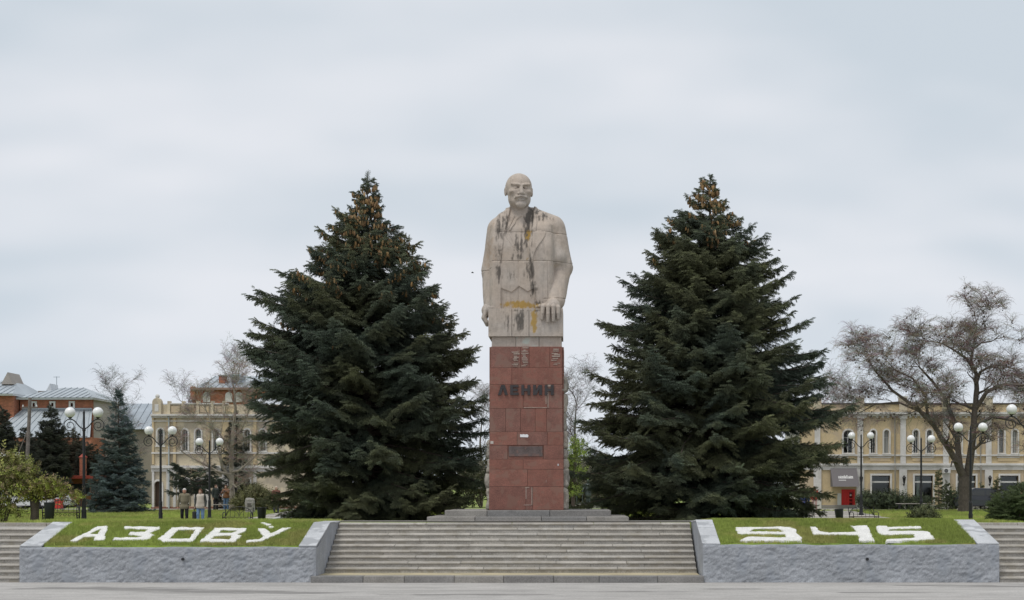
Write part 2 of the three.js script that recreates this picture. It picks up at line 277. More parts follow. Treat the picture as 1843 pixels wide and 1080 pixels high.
{ const t = thing('lawn_edging', 'low stone edging of the lawn at the head of the side staircases', 'edging'); stoneRow(t, 'edging_stone', -34, -17.2, 1.45, 1.73, -49.95, 0.2, M.step, [1.4, 2.2], 0.02); stoneRow(t, 'edging_stone', 13.2, 30, 1.45, 1.73, -49.95, 0.2, M.step, [1.4, 2.2], 0.02); }
// ---------------------------------------------------------------- planted banks with their rendered retaining walls
function roughFace(x0, x1, y0, y1, zf, thick, seed) {     // thick wall, its front a rough-cast relief
  const nx = Math.round((x1 - x0) / 0.032), ny = Math.round((y1 - y0) / 0.032), gb = new GB(), P = [], I = [];
  const d = (x, y) => { const n = fbm(x * 6, y * 9, seed, 4), m = 1 - Math.abs(fbm(x * 7 + 3, y * 15, seed + 3, 3) - 0.5) * 4; const pit = sstep(0.5, 0.36, fbm(x * 9, y * 13, seed + 6, 3)); return (n - 0.5) * 0.034 + m * 0.014 - pit * 0.018; };
  for (let j = 0; j <= ny; j++) for (let i = 0; i <= nx; i++) { const x = mix(x0, x1, i / nx), y = mix(y0, y1, j / ny), edge = Math.min(1, i / 2, (nx - i) / 2, (ny - j) / 1.5); P.push(x, y + (j === ny ? (noise(x * 2, 3, seed) - 0.5) * 0.035 : 0), zf + d(x, y) * edge - (1 - edge) * 0.02); }
  const at = (i, j) => j * (nx + 1) + i; for (let j = 0; j < ny; j++) for (let i = 0; i < nx; i++) I.push(at(i, j), at(i + 1, j), at(i + 1, j + 1), at(i, j), at(i + 1, j + 1), at(i, j + 1));
  const top = P.length / 3; for (let i = 0; i <= nx; i++) { const o = 3 * at(i, ny); P.push(P[o], P[o + 1], P[o + 2], P[o], P[o + 1] - 0.004, zf - thick); }
  for (let i = 0; i < nx; i++) I.push(top + 2 * i, top + 2 * i + 2, top + 2 * i + 3, top + 2 * i, top + 2 * i + 3, top + 2 * i + 1);
  for (const i of [0, nx]) { const b = P.length / 3, o = 3 * at(i, 0), q = 3 * at(i, ny); P.push(P[o], P[o + 1], P[o + 2], P[q], P[q + 1], P[q + 2], P[q], P[q + 1], zf - thick, P[o], P[o + 1], zf - thick); i ? I.push(b, b + 3, b + 2, b, b + 2, b + 1) : I.push(b, b + 1, b + 2, b, b + 2, b + 3); }
  const g = new THREE.BufferGeometry(); g.setAttribute('position', new THREE.Float32BufferAttribute(P, 3)); g.setIndex(I); g.computeVertexNormals(); return metric(g);
}
function profileWall(x0, x1, pts, seed, amp = 0.012) {      // wall with a sloping top; pts [[D, y]...] along the top; faces subdivided and roughened
  const gb = new GB(), n = 46, D0 = pts[0][0], D1 = pts[pts.length - 1][0], topAt = (D) => { for (let k = 1; k < pts.length; k++) if (D <= pts[k][0] + 1e-6) return mix(pts[k - 1][1], pts[k][1], (D - pts[k - 1][0]) / (pts[k][0] - pts[k - 1][0])); return pts[pts.length - 1][1]; };
  const wob = (D, y, s) => (fbm(D * 5, y * 7, seed + s, 3) - 0.5) * 2 * amp;
  for (const [x, s] of [[x0, -1], [x1, 1]]) for (let i = 0; i < n; i++) for (let j = 0; j < 12; j++) {
    const q = (a, b) => { const D = mix(D0, D1, a / n), y = mix(0, topAt(D), b / 12); return [x + s * wob(D, y, s), y, -D]; };
    s > 0 ? gb.quad(q(i, j), q(i + 1, j), q(i + 1, j + 1), q(i, j + 1)) : gb.quad(q(i + 1, j), q(i, j), q(i, j + 1), q(i + 1, j + 1));
  }
  for (let i = 0; i < n; i++) { const a = mix(D0, D1, i / n), b = mix(D0, D1, (i + 1) / n); gb.quad([x0, topAt(a), -a], [x1, topAt(a), -a], [x1, topAt(b), -b], [x0, topAt(b), -b]); }
  gb.quad([x0, 0, -D0], [x1, 0, -D0], [x1, topAt(D0), -D0], [x0, topAt(D0), -D0]); gb.quad([x1, 0, -D1], [x0, 0, -D1], [x0, topAt(D1), -D1], [x1, topAt(D1), -D1]);
  return gb.build();
}
function capSlabs(parent, x0, x1, D0, y0, D1, y1, n, t = 0.05) {  // sloping coping stones
  const len = Math.hypot(D1 - D0, y1 - y0), a = Math.atan2(y1 - y0, D1 - D0);
  for (let k = 0; k < n; k++) { const m = mesh('coping_stone', rbox(x1 - x0 + 0.03, t, len / n - 0.006, 0.012, k * 0.7 + x0), M.cap, parent), f = (k + 0.5) / n; m.position.set((x0 + x1) / 2, mix(y0, y1, f) + t / 2, -mix(D0, D1, f)); m.rotation.x = a + (R0() - 0.5) * 0.006; }
}
function bed(xo0, xo1, yf, yb, inner, seed, name) {        // inner: 'right' when the staircase lies to its right
  const w = thing('retaining_wall', 'rough blue grey rendered wall around the grass bank with the ' + name, 'wall');
  mesh('front_wall', roughFace(xo0 - 0.005, xo1 + 0.005, -0.03, yf, -45.3, 0.34, seed), M.plaster, w);
  for (const side of ['left', 'right']) {
    const isIn = side === inner, wd = isIn ? 0.52 : 0.64, a = side === 'left' ? xo0 : xo1 - wd, b = a + wd;
    const pts = isIn ? [[45.66, yf], [48.0, yb - 0.02], [49.95, TOP + 0.0]] : [[45.66, yf], [48.25, yb + 0.01], [48.6, yb + 0.01]];
    mesh('side_wall', profileWall(a, b, pts, seed + (isIn ? 9 : 5)), M.plaster, w);
    capSlabs(w, a, b, 45.36, yf - 0.0 - (isIn ? 0.0 : 0.0), 48.0 + (isIn ? 0 : 0.25), yb - 0.01, isIn ? 3 : 2);
    if (isIn) capSlabs(w, a, b, 48.02, yb - 0.015, 49.93, TOP + 0.0, 2); 
  }
  const pipe = mesh('drain_pipe', new THREE.CylinderGeometry(0.045, 0.045, 0.12, 10).rotateX(Math.PI / 2), M.black, w); pipe.position.set(xo0 + 5.05, 0.72, -45.28);
  return w;
}
bed(-17.13, -8.0, 1.085, 1.76, 'right', 5, 'white word');
bed(3.95, 13.08, 1.155, 1.84, 'left', 8, 'white number');
const bankY = (y0, D) => D < 48.2 ? y0 + (D - 45.4) * 0.243 : mix(y0 + 0.68, TOP, sstep(48.2, 50.1, D));
function bank(x0, x1, y0) {
  const P = [], I = [], nx = 50, nd = 40; for (let j = 0; j <= nd; j++) for (let i = 0; i <= nx; i++) { const x = mix(x0, x1, i / nx), D = mix(45.5, 50.3, j / nd); P.push(x, bankY(y0, D) - (j ? 0.015 : 0.3) + (noise(x * 1.4, D * 1.4, 4) - 0.5) * 0.035, -D); }
  for (let j = 0; j < nd; j++) for (let i = 0; i < nx; i++) { const a = j * (nx + 1) + i; I.push(a, a + 1, a + nx + 2, a, a + nx + 2, a + nx + 1); }
  const g = new THREE.BufferGeometry(); g.setAttribute('position', new THREE.Float32BufferAttribute(P, 3)); g.setIndex(I); g.computeVertexNormals(); metric(g); structure('grass_bank', g, turf);
}
bank(-16.5, -8.5, 1.09); bank(4.46, 12.46, 1.16);

// ---------------------------------------------------------------- white letters and figures laid out on the banks, [x, depth] outlines
const glyphs = {
  А: [[[-15.78, 45.85], [-15.43, 47.55], [-15.12, 47.55], [-14.73, 45.93], [-15.05, 45.93], [-15.12, 46.35], [-15.46, 46.35], [-15.52, 45.85]], [[-15.4, 46.59], [-15.26, 47.26], [-15.13, 46.59]]],
  З: [[[-14.58, 47.53], [-13.45, 47.48], [-13.35, 47.3], [-13.54, 46.76], [-13.33, 46.54], [-13.38, 46.02], [-14.45, 45.97], [-14.5, 46.23], [-13.72, 46.27], [-13.66, 46.46], [-14.14, 46.55], [-14.18, 46.86], [-13.76, 46.91], [-13.7, 47.19], [-14.51, 47.3]]],
  О: [[[-13.08, 46.08], [-12.98, 47.44], [-11.99, 47.44], [-11.9, 45.81], [-12.86, 45.81]], [[-12.73, 46.1], [-12.72, 47.13], [-12.18, 47.13], [-12.11, 46.1]]],
  В: [[[-11.71, 45.77], [-11.61, 47.37], [-10.57, 47.3], [-10.53, 47.0], [-10.71, 46.61], [-10.55, 46.44], [-10.6, 45.77]], [[-11.35, 46.74], [-11.31, 47.08], [-10.81, 47.06], [-10.92, 46.74]], [[-11.41, 46.04], [-11.37, 46.46], [-10.85, 46.44], [-10.84, 46.04]]],
  У: [[[-10.24, 47.3], [-9.97, 47.3], [-9.67, 46.72], [-9.44, 47.37], [-9.17, 47.37], [-9.78, 45.87], [-10.22, 45.72], [-10.26, 45.93], [-9.94, 46.08], [-9.81, 46.39], [-10.1, 46.93]]],
  long: [[[-10.28, 48.02], [-10.17, 48.09], [-9.88, 47.77], [-9.95, 47.62]]], short: [[[-9.92, 47.57], [-9.78, 47.6], [-9.71, 47.39], [-9.84, 47.36]]],
  9: [[[5.18, 47.21], [6.92, 47.21], [7.08, 46.88], [7.0, 46.44], [7.1, 46.02], [7.04, 45.65], [5.1, 45.65], [5.39, 46.05], [6.6, 45.99], [6.65, 46.36], [5.12, 46.42]], [[5.56, 46.64], [5.69, 46.96], [6.5, 46.99], [6.63, 46.66]]],
  4: [[[7.57, 47.21], [7.74, 47.25], [7.78, 46.72], [8.1, 46.55], [8.95, 46.61], [8.9, 47.32], [9.43, 47.39], [9.34, 46.33], [9.28, 45.63], [8.83, 45.63], [8.93, 46.29], [7.51, 46.38]]],
  5: [[[9.69, 47.32], [10.03, 47.36], [10.05, 47.2], [11.15, 47.32], [11.1, 47.04], [10.03, 46.96], [9.98, 46.74], [11.15, 46.74], [11.24, 46.5], [11.2, 45.85], [10.7, 45.7], [9.65, 45.58], [9.66, 45.8], [10.62, 45.95], [10.7, 46.4], [9.7, 46.3], [9.6, 46.5]]],
};
function slopeGlyph(key, y0, label, name, seed) {
  const ragged = (loop) => { const out = []; for (let k = 0; k < loop.length; k++) { const a = loop[k], b = loop[(k + 1) % loop.length], n = Math.max(1, Math.round(Math.hypot(b[0] - a[0], b[1] - a[1]) / 0.09)); for (let q = 0; q < n; q++) { const x = mix(a[0], b[0], q / n), d = mix(a[1], b[1], q / n); out.push([x + (noise(x * 9, d * 9, seed) - 0.5) * 0.075, d + (noise(x * 9, d * 9, seed + 5) - 0.5) * 0.075]); } } return out; };
  const [outer, ...holes] = glyphs[key].map(ragged), sh = new THREE.Shape(outer.map(([x, d]) => new THREE.Vector2(x, d))); for (const h of holes) sh.holes.push(new THREE.Path(h.map(([x, d]) => new THREE.Vector2(x, d))));
  const g = new THREE.ExtrudeGeometry(sh, { depth: 0.05, bevelEnabled: true, bevelThickness: 0.012, bevelSize: 0.004, bevelSegments: 1 }), p = g.attributes.position;
  for (let k = 0; k < p.count; k++) { const x = p.getX(k), d = p.getY(k), t = p.getZ(k); p.setXYZ(k, x, bankY(y0, d) + 0.0 + t + (noise(x * 14, d * 14, seed) - 0.5) * 0.03, -d); }
  g.computeVertexNormals(); metric(g);
  const m = mesh(numbered(name), g, M.white, scene); m.userData = { label, category: name === 'letter' ? 'letter' : name === 'digit' ? 'digit' : 'stone', group: name === 'letter' ? 'white letters on the left bank' : name === 'digit' ? 'white digits on the right bank' : 'loose white stones on the left bank' };
}
for (const [k, s, say] of [['А', 1, 'white pointed letter with one crossbar, beginning the word on the grass bank'], ['З', 2, 'white letter open on one side like a three, lying on the grass bank'], ['О', 3, 'white ring-shaped letter with one large hole, lying on the grass bank'], ['В', 4, 'white letter with two enclosed holes, lying on the grass bank'], ['У', 5, 'white forked letter with a tail, ending the word on the grass bank']]) slopeGlyph(k, 1.09, say, 'letter', s * 7);
slopeGlyph('long', 1.09, 'long loose white stone in the grass above the letter У', 'white_stone', 3); slopeGlyph('short', 1.09, 'short loose white stone in the grass above the letter У', 'white_stone', 4);
for (const [k, say] of [['9', 'white digit nine with a closed loop, lying on the grass bank'], ['4', 'white open-topped digit four lying on the grass bank'], ['5', 'white digit five lying on the grass bank']]) slopeGlyph(k, 1.16, say, 'digit', k * 3);
// ================================================================ the monument
const MX = -1.76, MZ = -53.2;                            // centre of the pedestal front
{
  const b = thing('monument_base', 'low two-stepped grey stone platform under the red pedestal', 'platform');
  const x0 = px(768, 52), x1 = px(1132, 52), u0 = px(800, 52.6), u1 = px(1100, 52.6);
  stoneRow(b, 'platform_stone', x0, x1, 1.6, 1.885, -52, 0.9, M.slab, [1.3, 2.4]);
  stoneRow(b, 'platform_stone', u0, u1, 1.8, 2.105, -52.62, 0.9, M.slab, [1.4, 2.6]);
  const g = new GB(); g.box(x0 + 0.03, x1 - 0.03, 1.5, 1.87, -57, -52.5); g.box(u0 + 0.03, u1 - 0.03, 1.87, 2.09, -56.5, -53.1); mesh('platform_core', g.build(), M.slab[1], b);
}
const PY = 2.105, PH = 5.92;                              // pedestal foot and height
{
  const ped = thing('pedestal', 'tall red granite pedestal with dark raised lettering and pale stickers', 'pedestal', [MX, PY, MZ]);
  const red = [[0.215, 0.086, 0.062], [0.232, 0.096, 0.07], [0.2, 0.083, 0.062], [0.21, 0.095, 0.073]].map((c, k) => std({ map: mineral(c, { coarse: 0.3, fine: 0.2, speck: 0.08, tile: 1.1 + k * 0.2, size: 256, seed: 101 + k, stain: [c[0] * 1.0, c[1] * 1.2, c[2] * 1.2] }), bumpMap: grain, bumpScale: 0.004, roughness: 0.62 }));
  const scraped = std({ map: mineral([0.34, 0.265, 0.225], { coarse: 0.3, fine: 0.35, tile: 0.7, size: 256, seed: 111 }), ...BUMP }), darkPatch = std({ map: mineral([0.125, 0.095, 0.09], { coarse: 0.6, fine: 0.3, tile: 0.9, size: 256, seed: 113, stain: [0.17, 0.1, 0.085] }), roughness: 0.7 });
  const Y = (y) => (917 - y) / (917 - 624) * PH, X = (x) => (x - 948) / 135 * 2.72, taper = (y) => 1 - 0.03 * y / PH;
  // courses of granite slabs: photo rows and the joints in each
  const rows = [[624, 662, [882, 937, 953, 991, 1014]], [662, 692, [881, 921, 1014]], [692, 735, [881, 942, 986, 1014]], [735, 777, [881, 910, 937, 964, 985, 1014]], [777, 801, [881, 931, 986, 1015]], [801, 826, [880, 914, 979, 1015]], [826, 844, [880, 942, 1015]], [844, 875, [880, 950, 1015]], [875, 917, [880, 947, 959, 1015]]];
  const R = rng(5);
  rows.forEach(([ya, yb, xs], r) => { for (let k = 0; k + 1 < xs.length; k++) {
    const y1 = Y(ya), y0 = Y(yb), ty = taper((y0 + y1) / 2), a = Math.max(-1.36, X(xs[k])) * ty, b = Math.min(1.36, X(xs[k + 1])) * ty;
    const isGap = r === 5 && k === 1, m = mesh('granite_slab', rbox(b - a - 0.007, y1 - y0 - 0.006, 0.16, 0.008, R() * 9), red[Math.floor(R() * 4)], ped); m.position.set((a + b) / 2, (y0 + y1) / 2, -0.08 + (R() - 0.5) * 0.008 - (isGap ? 0.03 : 0)); m.rotation.y = (R() - 0.5) * 0.003;
  } });
  const core = mesh('core', rbox(2.56, PH - 0.02, 2.0, 0.03), M.slab[2], ped); core.position.set(0, PH / 2, -1.17);
  for (let s = -1; s <= 1; s += 2) for (let k = 0; k < 5; k++) boxAt('side_slab', s * 1.3 - 0.05, s * 1.3 + 0.05, k * PH / 5 + 0.004, (k + 1) * PH / 5 - 0.004, -2.1, -0.17, red[(k + 1) % 4], ped);
  // scraped patches where the facing has spalled
  const spall = (x0, x1, ya, yb, n, seed) => { const q = rng(seed), gb = new GB(); for (let k = 0; k < n; k++) { const yy = mix(Y(yb), Y(ya), (k + q() * 0.6) / n), h = 0.02 + q() * 0.03, a = X(mix(x0, x1, q() * 0.35)), b = X(mix(x0, x1, 0.6 + q() * 0.4)); gb.box(a, b, yy, yy + h, -0.01, 0.006 + q() * 0.02); } mesh('mortar_ridges', gb.build(), scraped, ped).userData.kind = 'stuff'; };
  spall(921, 938, 633, 661, 9, 3); spall(938, 952, 626, 661, 12, 4); spall(992, 1009, 628, 658, 9, 6); 
  const dp = mesh('dark_patch', rbox(X(977) - X(916), Y(803) - Y(821), 0.03, 0.012), darkPatch, ped); dp.position.set((X(977) + X(916)) / 2, (Y(803) + Y(821)) / 2, -0.006);
  const mark = (x0, x1, ya, yb, mat = scraped, t = 0.006) => { const m = mesh('scrape_mark', rbox(X(x1) - X(x0), Y(ya) - Y(yb), t * 2, 0.003), mat, ped); m.position.set((X(x0) + X(x1)) / 2, (Y(ya) + Y(yb)) / 2, 0.006); };
  mark(982.5, 984, 708, 727); mark(986, 987.6, 703, 734); mark(943, 985, 733, 734.2); mark(946.6, 948, 877, 897); mark(957, 958.6, 876, 908); mark(943, 958, 907.4, 908.6); mark(946, 953, 876, 877.4); mark(983, 983.8, 863, 868);
  const paper = std({ color: rgb(0.78, 0.78, 0.8), roughness: 0.7 });
  { const sh = new THREE.Shape([[-0.15, -0.05], [0.14, -0.055], [0.155, 0.02], [0.1, 0.06], [0.06, 0.045], [0.01, 0.05], [-0.03, 0.06], [-0.08, 0.045], [-0.15, 0.06]].map((q) => new THREE.Vector2(...q))); const s = mesh('sticker', new THREE.ExtrudeGeometry(sh, { depth: 0.006, bevelEnabled: false }), paper, ped); s.position.set(X(944), Y(784), 0.008); }
  const s2 = mesh('sticker', rbox(0.11, 0.1, 0.01, 0.003), std({ color: rgb(0.5, 0.46, 0.42) }), ped); s2.position.set(X(886), Y(796), 0.008);
  const s3 = mesh('sticker', rbox(0.05, 0.07, 0.01, 0.003), std({ color: rgb(0.5, 0.5, 0.52) }), ped); s3.position.set(X(1005), Y(836), 0.008);
  // raised letters
  const ink = std({ map: mineral([0.035, 0.03, 0.032], { coarse: 0.5, fine: 0.3, tile: 0.6, size: 128, seed: 117 }), roughness: 0.55 });
  const poly = (pts) => { const sh = new THREE.Shape(pts.map(([x, y]) => new THREE.Vector2(x, y))); return new THREE.ExtrudeGeometry(sh, { depth: 0.05, bevelEnabled: true, bevelThickness: 0.006, bevelSize: 0.004, bevelSegments: 1 }); };
  const w = 0.33, h = 0.37, s = 0.1, L = {
    Л: [[[0, 0], [0.12, h], [0.25, h], [0.37, 0], [0.26, 0], [0.185, 0.255], [0.11, 0]]],
    Е: [[[0, 0], [0, h], [0.3, h], [0.3, h - 0.085], [s, h - 0.085], [s, 0.23], [0.27, 0.23], [0.27, 0.15], [s, 0.15], [s, 0.085], [0.31, 0.085], [0.31, 0]]],
    Н: [[[0, 0], [0, h], [s, h], [s, 0.235], [w - s, 0.235], [w - s, h], [w, h], [w, 0], [w - s, 0], [w - s, 0.145], [s, 0.145], [s, 0]]],
    И: [[[0, 0], [0, h], [s, h], [s, 0.15], [w - s - 0.02, h], [w, h], [w, 0], [w - s, 0], [w - s, 0.22], [s + 0.02, 0], [0, 0]]],
  };
  [['Л', 897], ['Е', 919], ['Н', 939], ['И', 960], ['Н', 981]].forEach(([c, x]) => { const m = mesh('letter', metric(poly(L[c][0])), ink, ped); m.position.set(X(x), Y(711), 0.002); m.scale.setScalar(0.97); });
  mark(986, 992, 692.5, 696); 
  // rough split stones showing at both edges behind the facing
  const rock = [0, 1].map((k) => std({ map: mineral([[0.37, 0.335, 0.285], [0.32, 0.295, 0.255]][k], { coarse: 0.3, fine: 0.25, tile: 0.8, size: 256, seed: 121 + k }), ...BUMP }));
  const rough = (side, ya, yb, out, seed) => { const y0 = Y(yb), y1 = Y(ya), hh = (y1 - y0) / 2, g = nets((x, y, z) => rb(x, y, z, [0, 0, 0], [0.16 + out, hh, 0.42], 0.11) + (fbm(x * 4 + seed, y * 4, z * 4, 4) - 0.5) * 0.2, [-0.45 - out, -hh - 0.15, -0.65], [0.45 + out, hh + 0.15, 0.65], 0.045); const m = mesh('rough_stone', g, rock[seed % 2], ped); m.position.set(side * 1.27, (y0 + y1) / 2, -0.62); };
  [[676, 706, 0.05], [706, 742, 0.03], [742, 775, 0.0], [775, 806, 0.06], [806, 826, 0.05], [826, 842, 0.07], [842, 876, 0.1], [876, 918, 0.07]].forEach(([a, b, o], k) => rough(1, a, b, o, 3 + k));
  [[790, 824, 0.02], [824, 852, 0.02], [852, 878, 0.1], [878, 918, 0.04]].forEach(([a, b, o], k) => rough(-1, a, b, o, 23 + k));
}

// ---------------------------------------------------------------- the stone figure: local origin on the pedestal top, x right, y up, z towards the street
{
  const S = thing('stone_statue', 'colossal weathered stone half-figure of a bald bearded man in a suit leaning on a block', 'statue', [MX, PY + PH, MZ - 1.1]);
  const base = [0.46, 0.398, 0.342];
  // stains, copied from the photograph: [x, y, rx, ry, strength] black algae runs and ochre lichen
  const dark = [[0.1, 4.8, 0.22, 0.6, 1.25], [0.32, 4.98, 0.3, 0.22, 0.8], [0.0, 4.2, 0.2, 0.6, 1.0], [-0.18, 3.75, 0.36, 0.42, 0.95], [-0.98, 4.3, 0.2, 0.7, 1.0], [-0.76, 4.5, 0.1, 0.7, 0.9], [-1.0, 3.5, 0.18, 0.6, 0.75], [-0.98, 2.7, 0.2, 0.6, 0.85], [0.12, 2.85, 0.2, 0.7, 0.95], [0.24, 2.15, 0.16, 0.5, 0.75], [-0.35, 3.3, 0.55, 0.2, 0.55], [-0.35, 2.65, 0.5, 0.3, 0.5], [-0.72, 0.98, 0.16, 0.45, 0.75], [-0.24, 0.95, 0.26, 0.5, 1.0], [0.6, 4.85, 0.45, 0.25, 0.6], [0.45, 1.6, 0.25, 0.12, 0.7], [-0.1, 1.3, 1.0, 0.06, 0.7]];
  const ochre = [[-0.25, 1.56, 0.7, 0.16, 1.3], [0.27, 1.5, 0.2, 0.18, 1.0], [0.27, 0.95, 0.13, 0.6, 1.3], [0.06, 4.1, 0.13, 0.24, 1.1], [0.06, 3.2, 0.08, 0.3, 0.7]];
  const rust = [[-1.4, 3.6, 0.4, 0.8, 0.8], [-1.3, 4.55, 0.35, 0.4, 0.5], [0.95, 4.3, 0.3, 0.5, 0.35]];
  function stone(x, y, z) {
    const n = fbm(x * 9, y * 9, z * 9, 3), f = noise(x * 40, y * 40, z * 40), run = fbm(x * 15, y * 1.5, z * 3, 4), fine = fbm(x * 19, y * 9, z * 9, 3);
    let k = 0.84 + n * 0.26 + (f - 0.5) * 0.16, c = base.map((q) => q * k);
    const hue = fbm(x * 1.5 + 8, y * 1.5, z * 1.5, 3); c = [c[0] * (0.95 + hue * 0.11), c[1], c[2] * (1.06 - hue * 0.12)];
    const amount = (list) => { let s = 0; for (const [a, b, rx, ry, w] of list) { const d = Math.hypot((x - a) / rx, (y - b) / ry); if (d < 1.3) s = Math.max(s, w * (1 - d * 0.72)); } return s; };
    if (z > -0.6) {
      const d = sstep(0.34, 0.8, amount(dark) * 0.98 + (run - 0.5) * 1.5 * Math.min(1, amount(dark) * 4) + (fine - 0.5) * 0.7), o = sstep(0.36, 0.8, amount(ochre) * 0.95 + (fine - 0.5) * 1.3), r = sstep(0.3, 0.8, amount(rust) + (n - 0.5) * 0.9);
      c = c.map((q, i) => mix(q, [0.3, 0.21, 0.14][i], r * 0.6)); c = c.map((q, i) => mix(q, [0.05, 0.045, 0.04][i], d * 0.84)); c = c.map((q, i) => mix(q, [0.4, 0.245, 0.04][i], o * 0.85));
    }
    const thin = sstep(0.55, 0.72, run * 0.6 + fine * 0.45) * 0.26; c = c.map((q, i) => mix(q, [0.19, 0.165, 0.14][i], thin));
    return c;
  }
  function paint(g, ox = 0, oy = 0, oz = 0) { const p = g.attributes.position, n = g.attributes.normal, c = new Float32Array(p.count * 3); for (let k = 0; k < p.count; k++) c.set(stone(p.getX(k) + ox, p.getY(k) + oy, p.getZ(k) + oz, n.getY(k)), 3 * k); g.setAttribute('color', new THREE.BufferAttribute(c, 3)); return g; }
  const mat = std({ vertexColors: true, roughness: 0.92, bumpMap: grain, bumpScale: 0.01 });
  // blocks under the figure, cut fine enough to carry the weather stains
  function block(name, x0, x1, y0, y1, z0, z1) { const w = x1 - x0 - 0.012, h = y1 - y0 - 0.008, d = z1 - z0, g = new THREE.BoxGeometry(w, h, d, Math.ceil(w / 0.028), Math.ceil(h / 0.028), 12), p = g.attributes.position; g.translate((x0 + x1) / 2, (y0 + y1) / 2, (z0 + z1) / 2); for (let k = 0; k < p.count; k++) p.setZ(k, p.getZ(k) + (p.getZ(k) > z1 - 0.01 ? (fbm(p.getX(k) * 6, p.getY(k) * 6, 2, 3) - 0.5) * 0.012 : 0)); g.computeVertexNormals(); return mesh(name, paint(metric(g)), mat, S); }
  block('plinth_block', -1.27, -0.39, 0.004, 0.36, -0.9, 0.98); const pale = block('plinth_block', -0.385, 0.45, 0.0, 0.36, -0.9, 0.985); block('plinth_block', 0.455, 1.27, 0.0, 0.36, -0.9, 0.975);
  { const c = pale.geometry.attributes.color, p = pale.geometry.attributes.position; for (let k = 0; k < c.count; k++) { const n = fbm(p.getX(k) * 4, p.getY(k) * 5, 3, 3), t = sstep(0.35, 0.55, n); c.setXYZ(k, mix(c.getX(k), 0.47, t), mix(c.getY(k), 0.5, t), mix(c.getZ(k), 0.45, t)); } }
  block('parapet_block', -1.385, -0.53, 0.365, 1.385, -0.9, 1.1); block('parapet_block', -0.525, 0.09, 0.365, 1.385, -0.9, 1.096); block('parapet_block', 0.095, 1.325, 0.365, 1.385, -0.9, 1.102);
  // body: suit with open coat, waistcoat and straight arms
  const seams = (x, y, z) => { let g = 1; const line = (v, a, b) => { if (x > a && x < b) g = Math.min(g, Math.abs(y - v)); }; line(4.215, -1.02, 2); line(3.135, -1.27, 2); line(2.88, -3, -1.27); line(1.77, 0.62, 3); if (z > 0.1 && y < 3.13 && y > 1.7) g = Math.min(g, Math.abs(x - (0.79 - (y - 1.7) * 0.02))); return g; };
  const innerR = (y) => lerpTable([[1.4, 0.36], [2.4, 0.25], [3.1, 0.14], [3.6, 0.08], [4.2, 0.14], [4.7, 0.22], [5.2, 0.24]], y);
  const innerL = (y) => lerpTable([[1.4, -0.93], [3, -0.95], [4, -0.84], [4.6, -0.72], [5.1, -0.62]], y);
  const vl = [[-1.1, 2.2], [-0.96, 2.16], [-0.557, 2.0], [-0.28, 2.22], [0.037, 2.02], [0.16, 2.09], [0.5, 2.2]], vestLow = (x) => { for (let k = 1; k < vl.length; k++) if (x <= vl[k][0]) return mix(vl[k - 1][1], vl[k][1], clamp((x - vl[k - 1][0]) / (vl[k][0] - vl[k - 1][0]))); return 2.2; };
  const scarf = [[-0.2, 4.86], [-0.3, 4.8], [-0.42, 4.7], [-0.45, 4.56], [-0.56, 4.42], [-0.62, 4.3]], ridge = (l, x, y) => { let d = 9; for (let k = 1; k < l.length; k++) d = Math.min(d, bone(x, y, 0, [...l[k - 1], 0], [...l[k], 0], 0, 0)); return d; };
  const near = (x, y, z) => { let d = rb(x, y, z, [-0.22, 3.1, 0.05], [1.15, 2.1, 0.85], 0.1); d = Math.min(d, bone(x, y, z, [-1.0, 4.46, -0.12], [-1.3, 1.5, 0.0], 0.6, 0.55), bone(x, y, z, [0.9, 4.5, -0.12], [1.22, 3.0, -0.1], 0.65, 0.65), bone(x, y, z, [1.22, 3.0, -0.1], [1.02, 1.6, 0.62], 0.65, 0.55), bone(x, y, z, [-0.3, 4.4, 0], [-0.3, 5.4, 0.1], 0.6, 0.6)); return d; };
  const body = (x, y, z) => {
    const far = near(x, y, z); if (far > 0.15) return far;
    if (Math.abs(x + 0.22) < 0.7 && Math.abs(z) < 0.12 && y > 1.5 && y < 4.3) return -0.2;
    // trunk, deeper at the chest and drawn in towards the shoulders
    const hw = lerpTable([[1.2, 1.06], [2.6, 1.06], [3.8, 1.07], [4.5, 1.0], [4.9, 0.74], [5.15, 0.45]], y), dz = lerpTable([[1.2, 0.66], [2.4, 0.7], [3.6, 0.72], [4.3, 0.6], [4.8, 0.4], [5.1, 0.26]], y), cx = lerpTable([[1.2, -0.22], [4.4, -0.2], [5.2, -0.25]], y);
    let d = Math.max(rb(x, 0, z, [cx, 0, 0.05], [hw, 1, dz], 0.15), y - 5.08, 1.2 - y) ;
    // front relief: coat fronts stand proud of the waistcoat, the waistcoat proud of the trousers
    if (z > 0) {
      const r = innerR(y), l = innerL(y); let t = 0;
      t += 0.1 * sstep(r - 0.02, r + 0.02, x); t += 0.09 * sstep(l + 0.02, l - 0.02, x);
      if (x < r && x > l) {
        t += 0.045 * sstep(-0.015, 0.015, y - vestLow(x)) * (1 - sstep(3.3, 3.34, y - Math.abs(x + 0.3) * 1.55 + 0.0));
        t -= 0.02 * sstep(0.02, 0.0, Math.abs(x + 0.3)) * sstep(3.4, 3.3, y) ;                                                 // button line
        if (y > 4.1) t += 0.05 * sstep(0.05, 0.01, ridge(scarf, x, y)); t -= 0.03 * sstep(0.0, 0.04, y - 3.45 - Math.abs(x + 0.33) * 2.1);
        t += 0.05 * sstep(0.03, 0.0, Math.abs(Math.abs(x + 0.3) - (4.95 - y) * 0.42 - 0.12)) * sstep(4.3, 4.4, y);                // shirt collar points
        t += 0.02 * (fbm(x * 3, y * 2.2, 2, 3) - 0.5);
      }
      const lap = r + lerpTable([[3.1, 0.1], [4.22, 0.56], [4.24, 0.2], [5, 0.1]], y); if (x > r && y > 3.1) t += 0.045 * sstep(lap + 0.02, lap - 0.02, x);
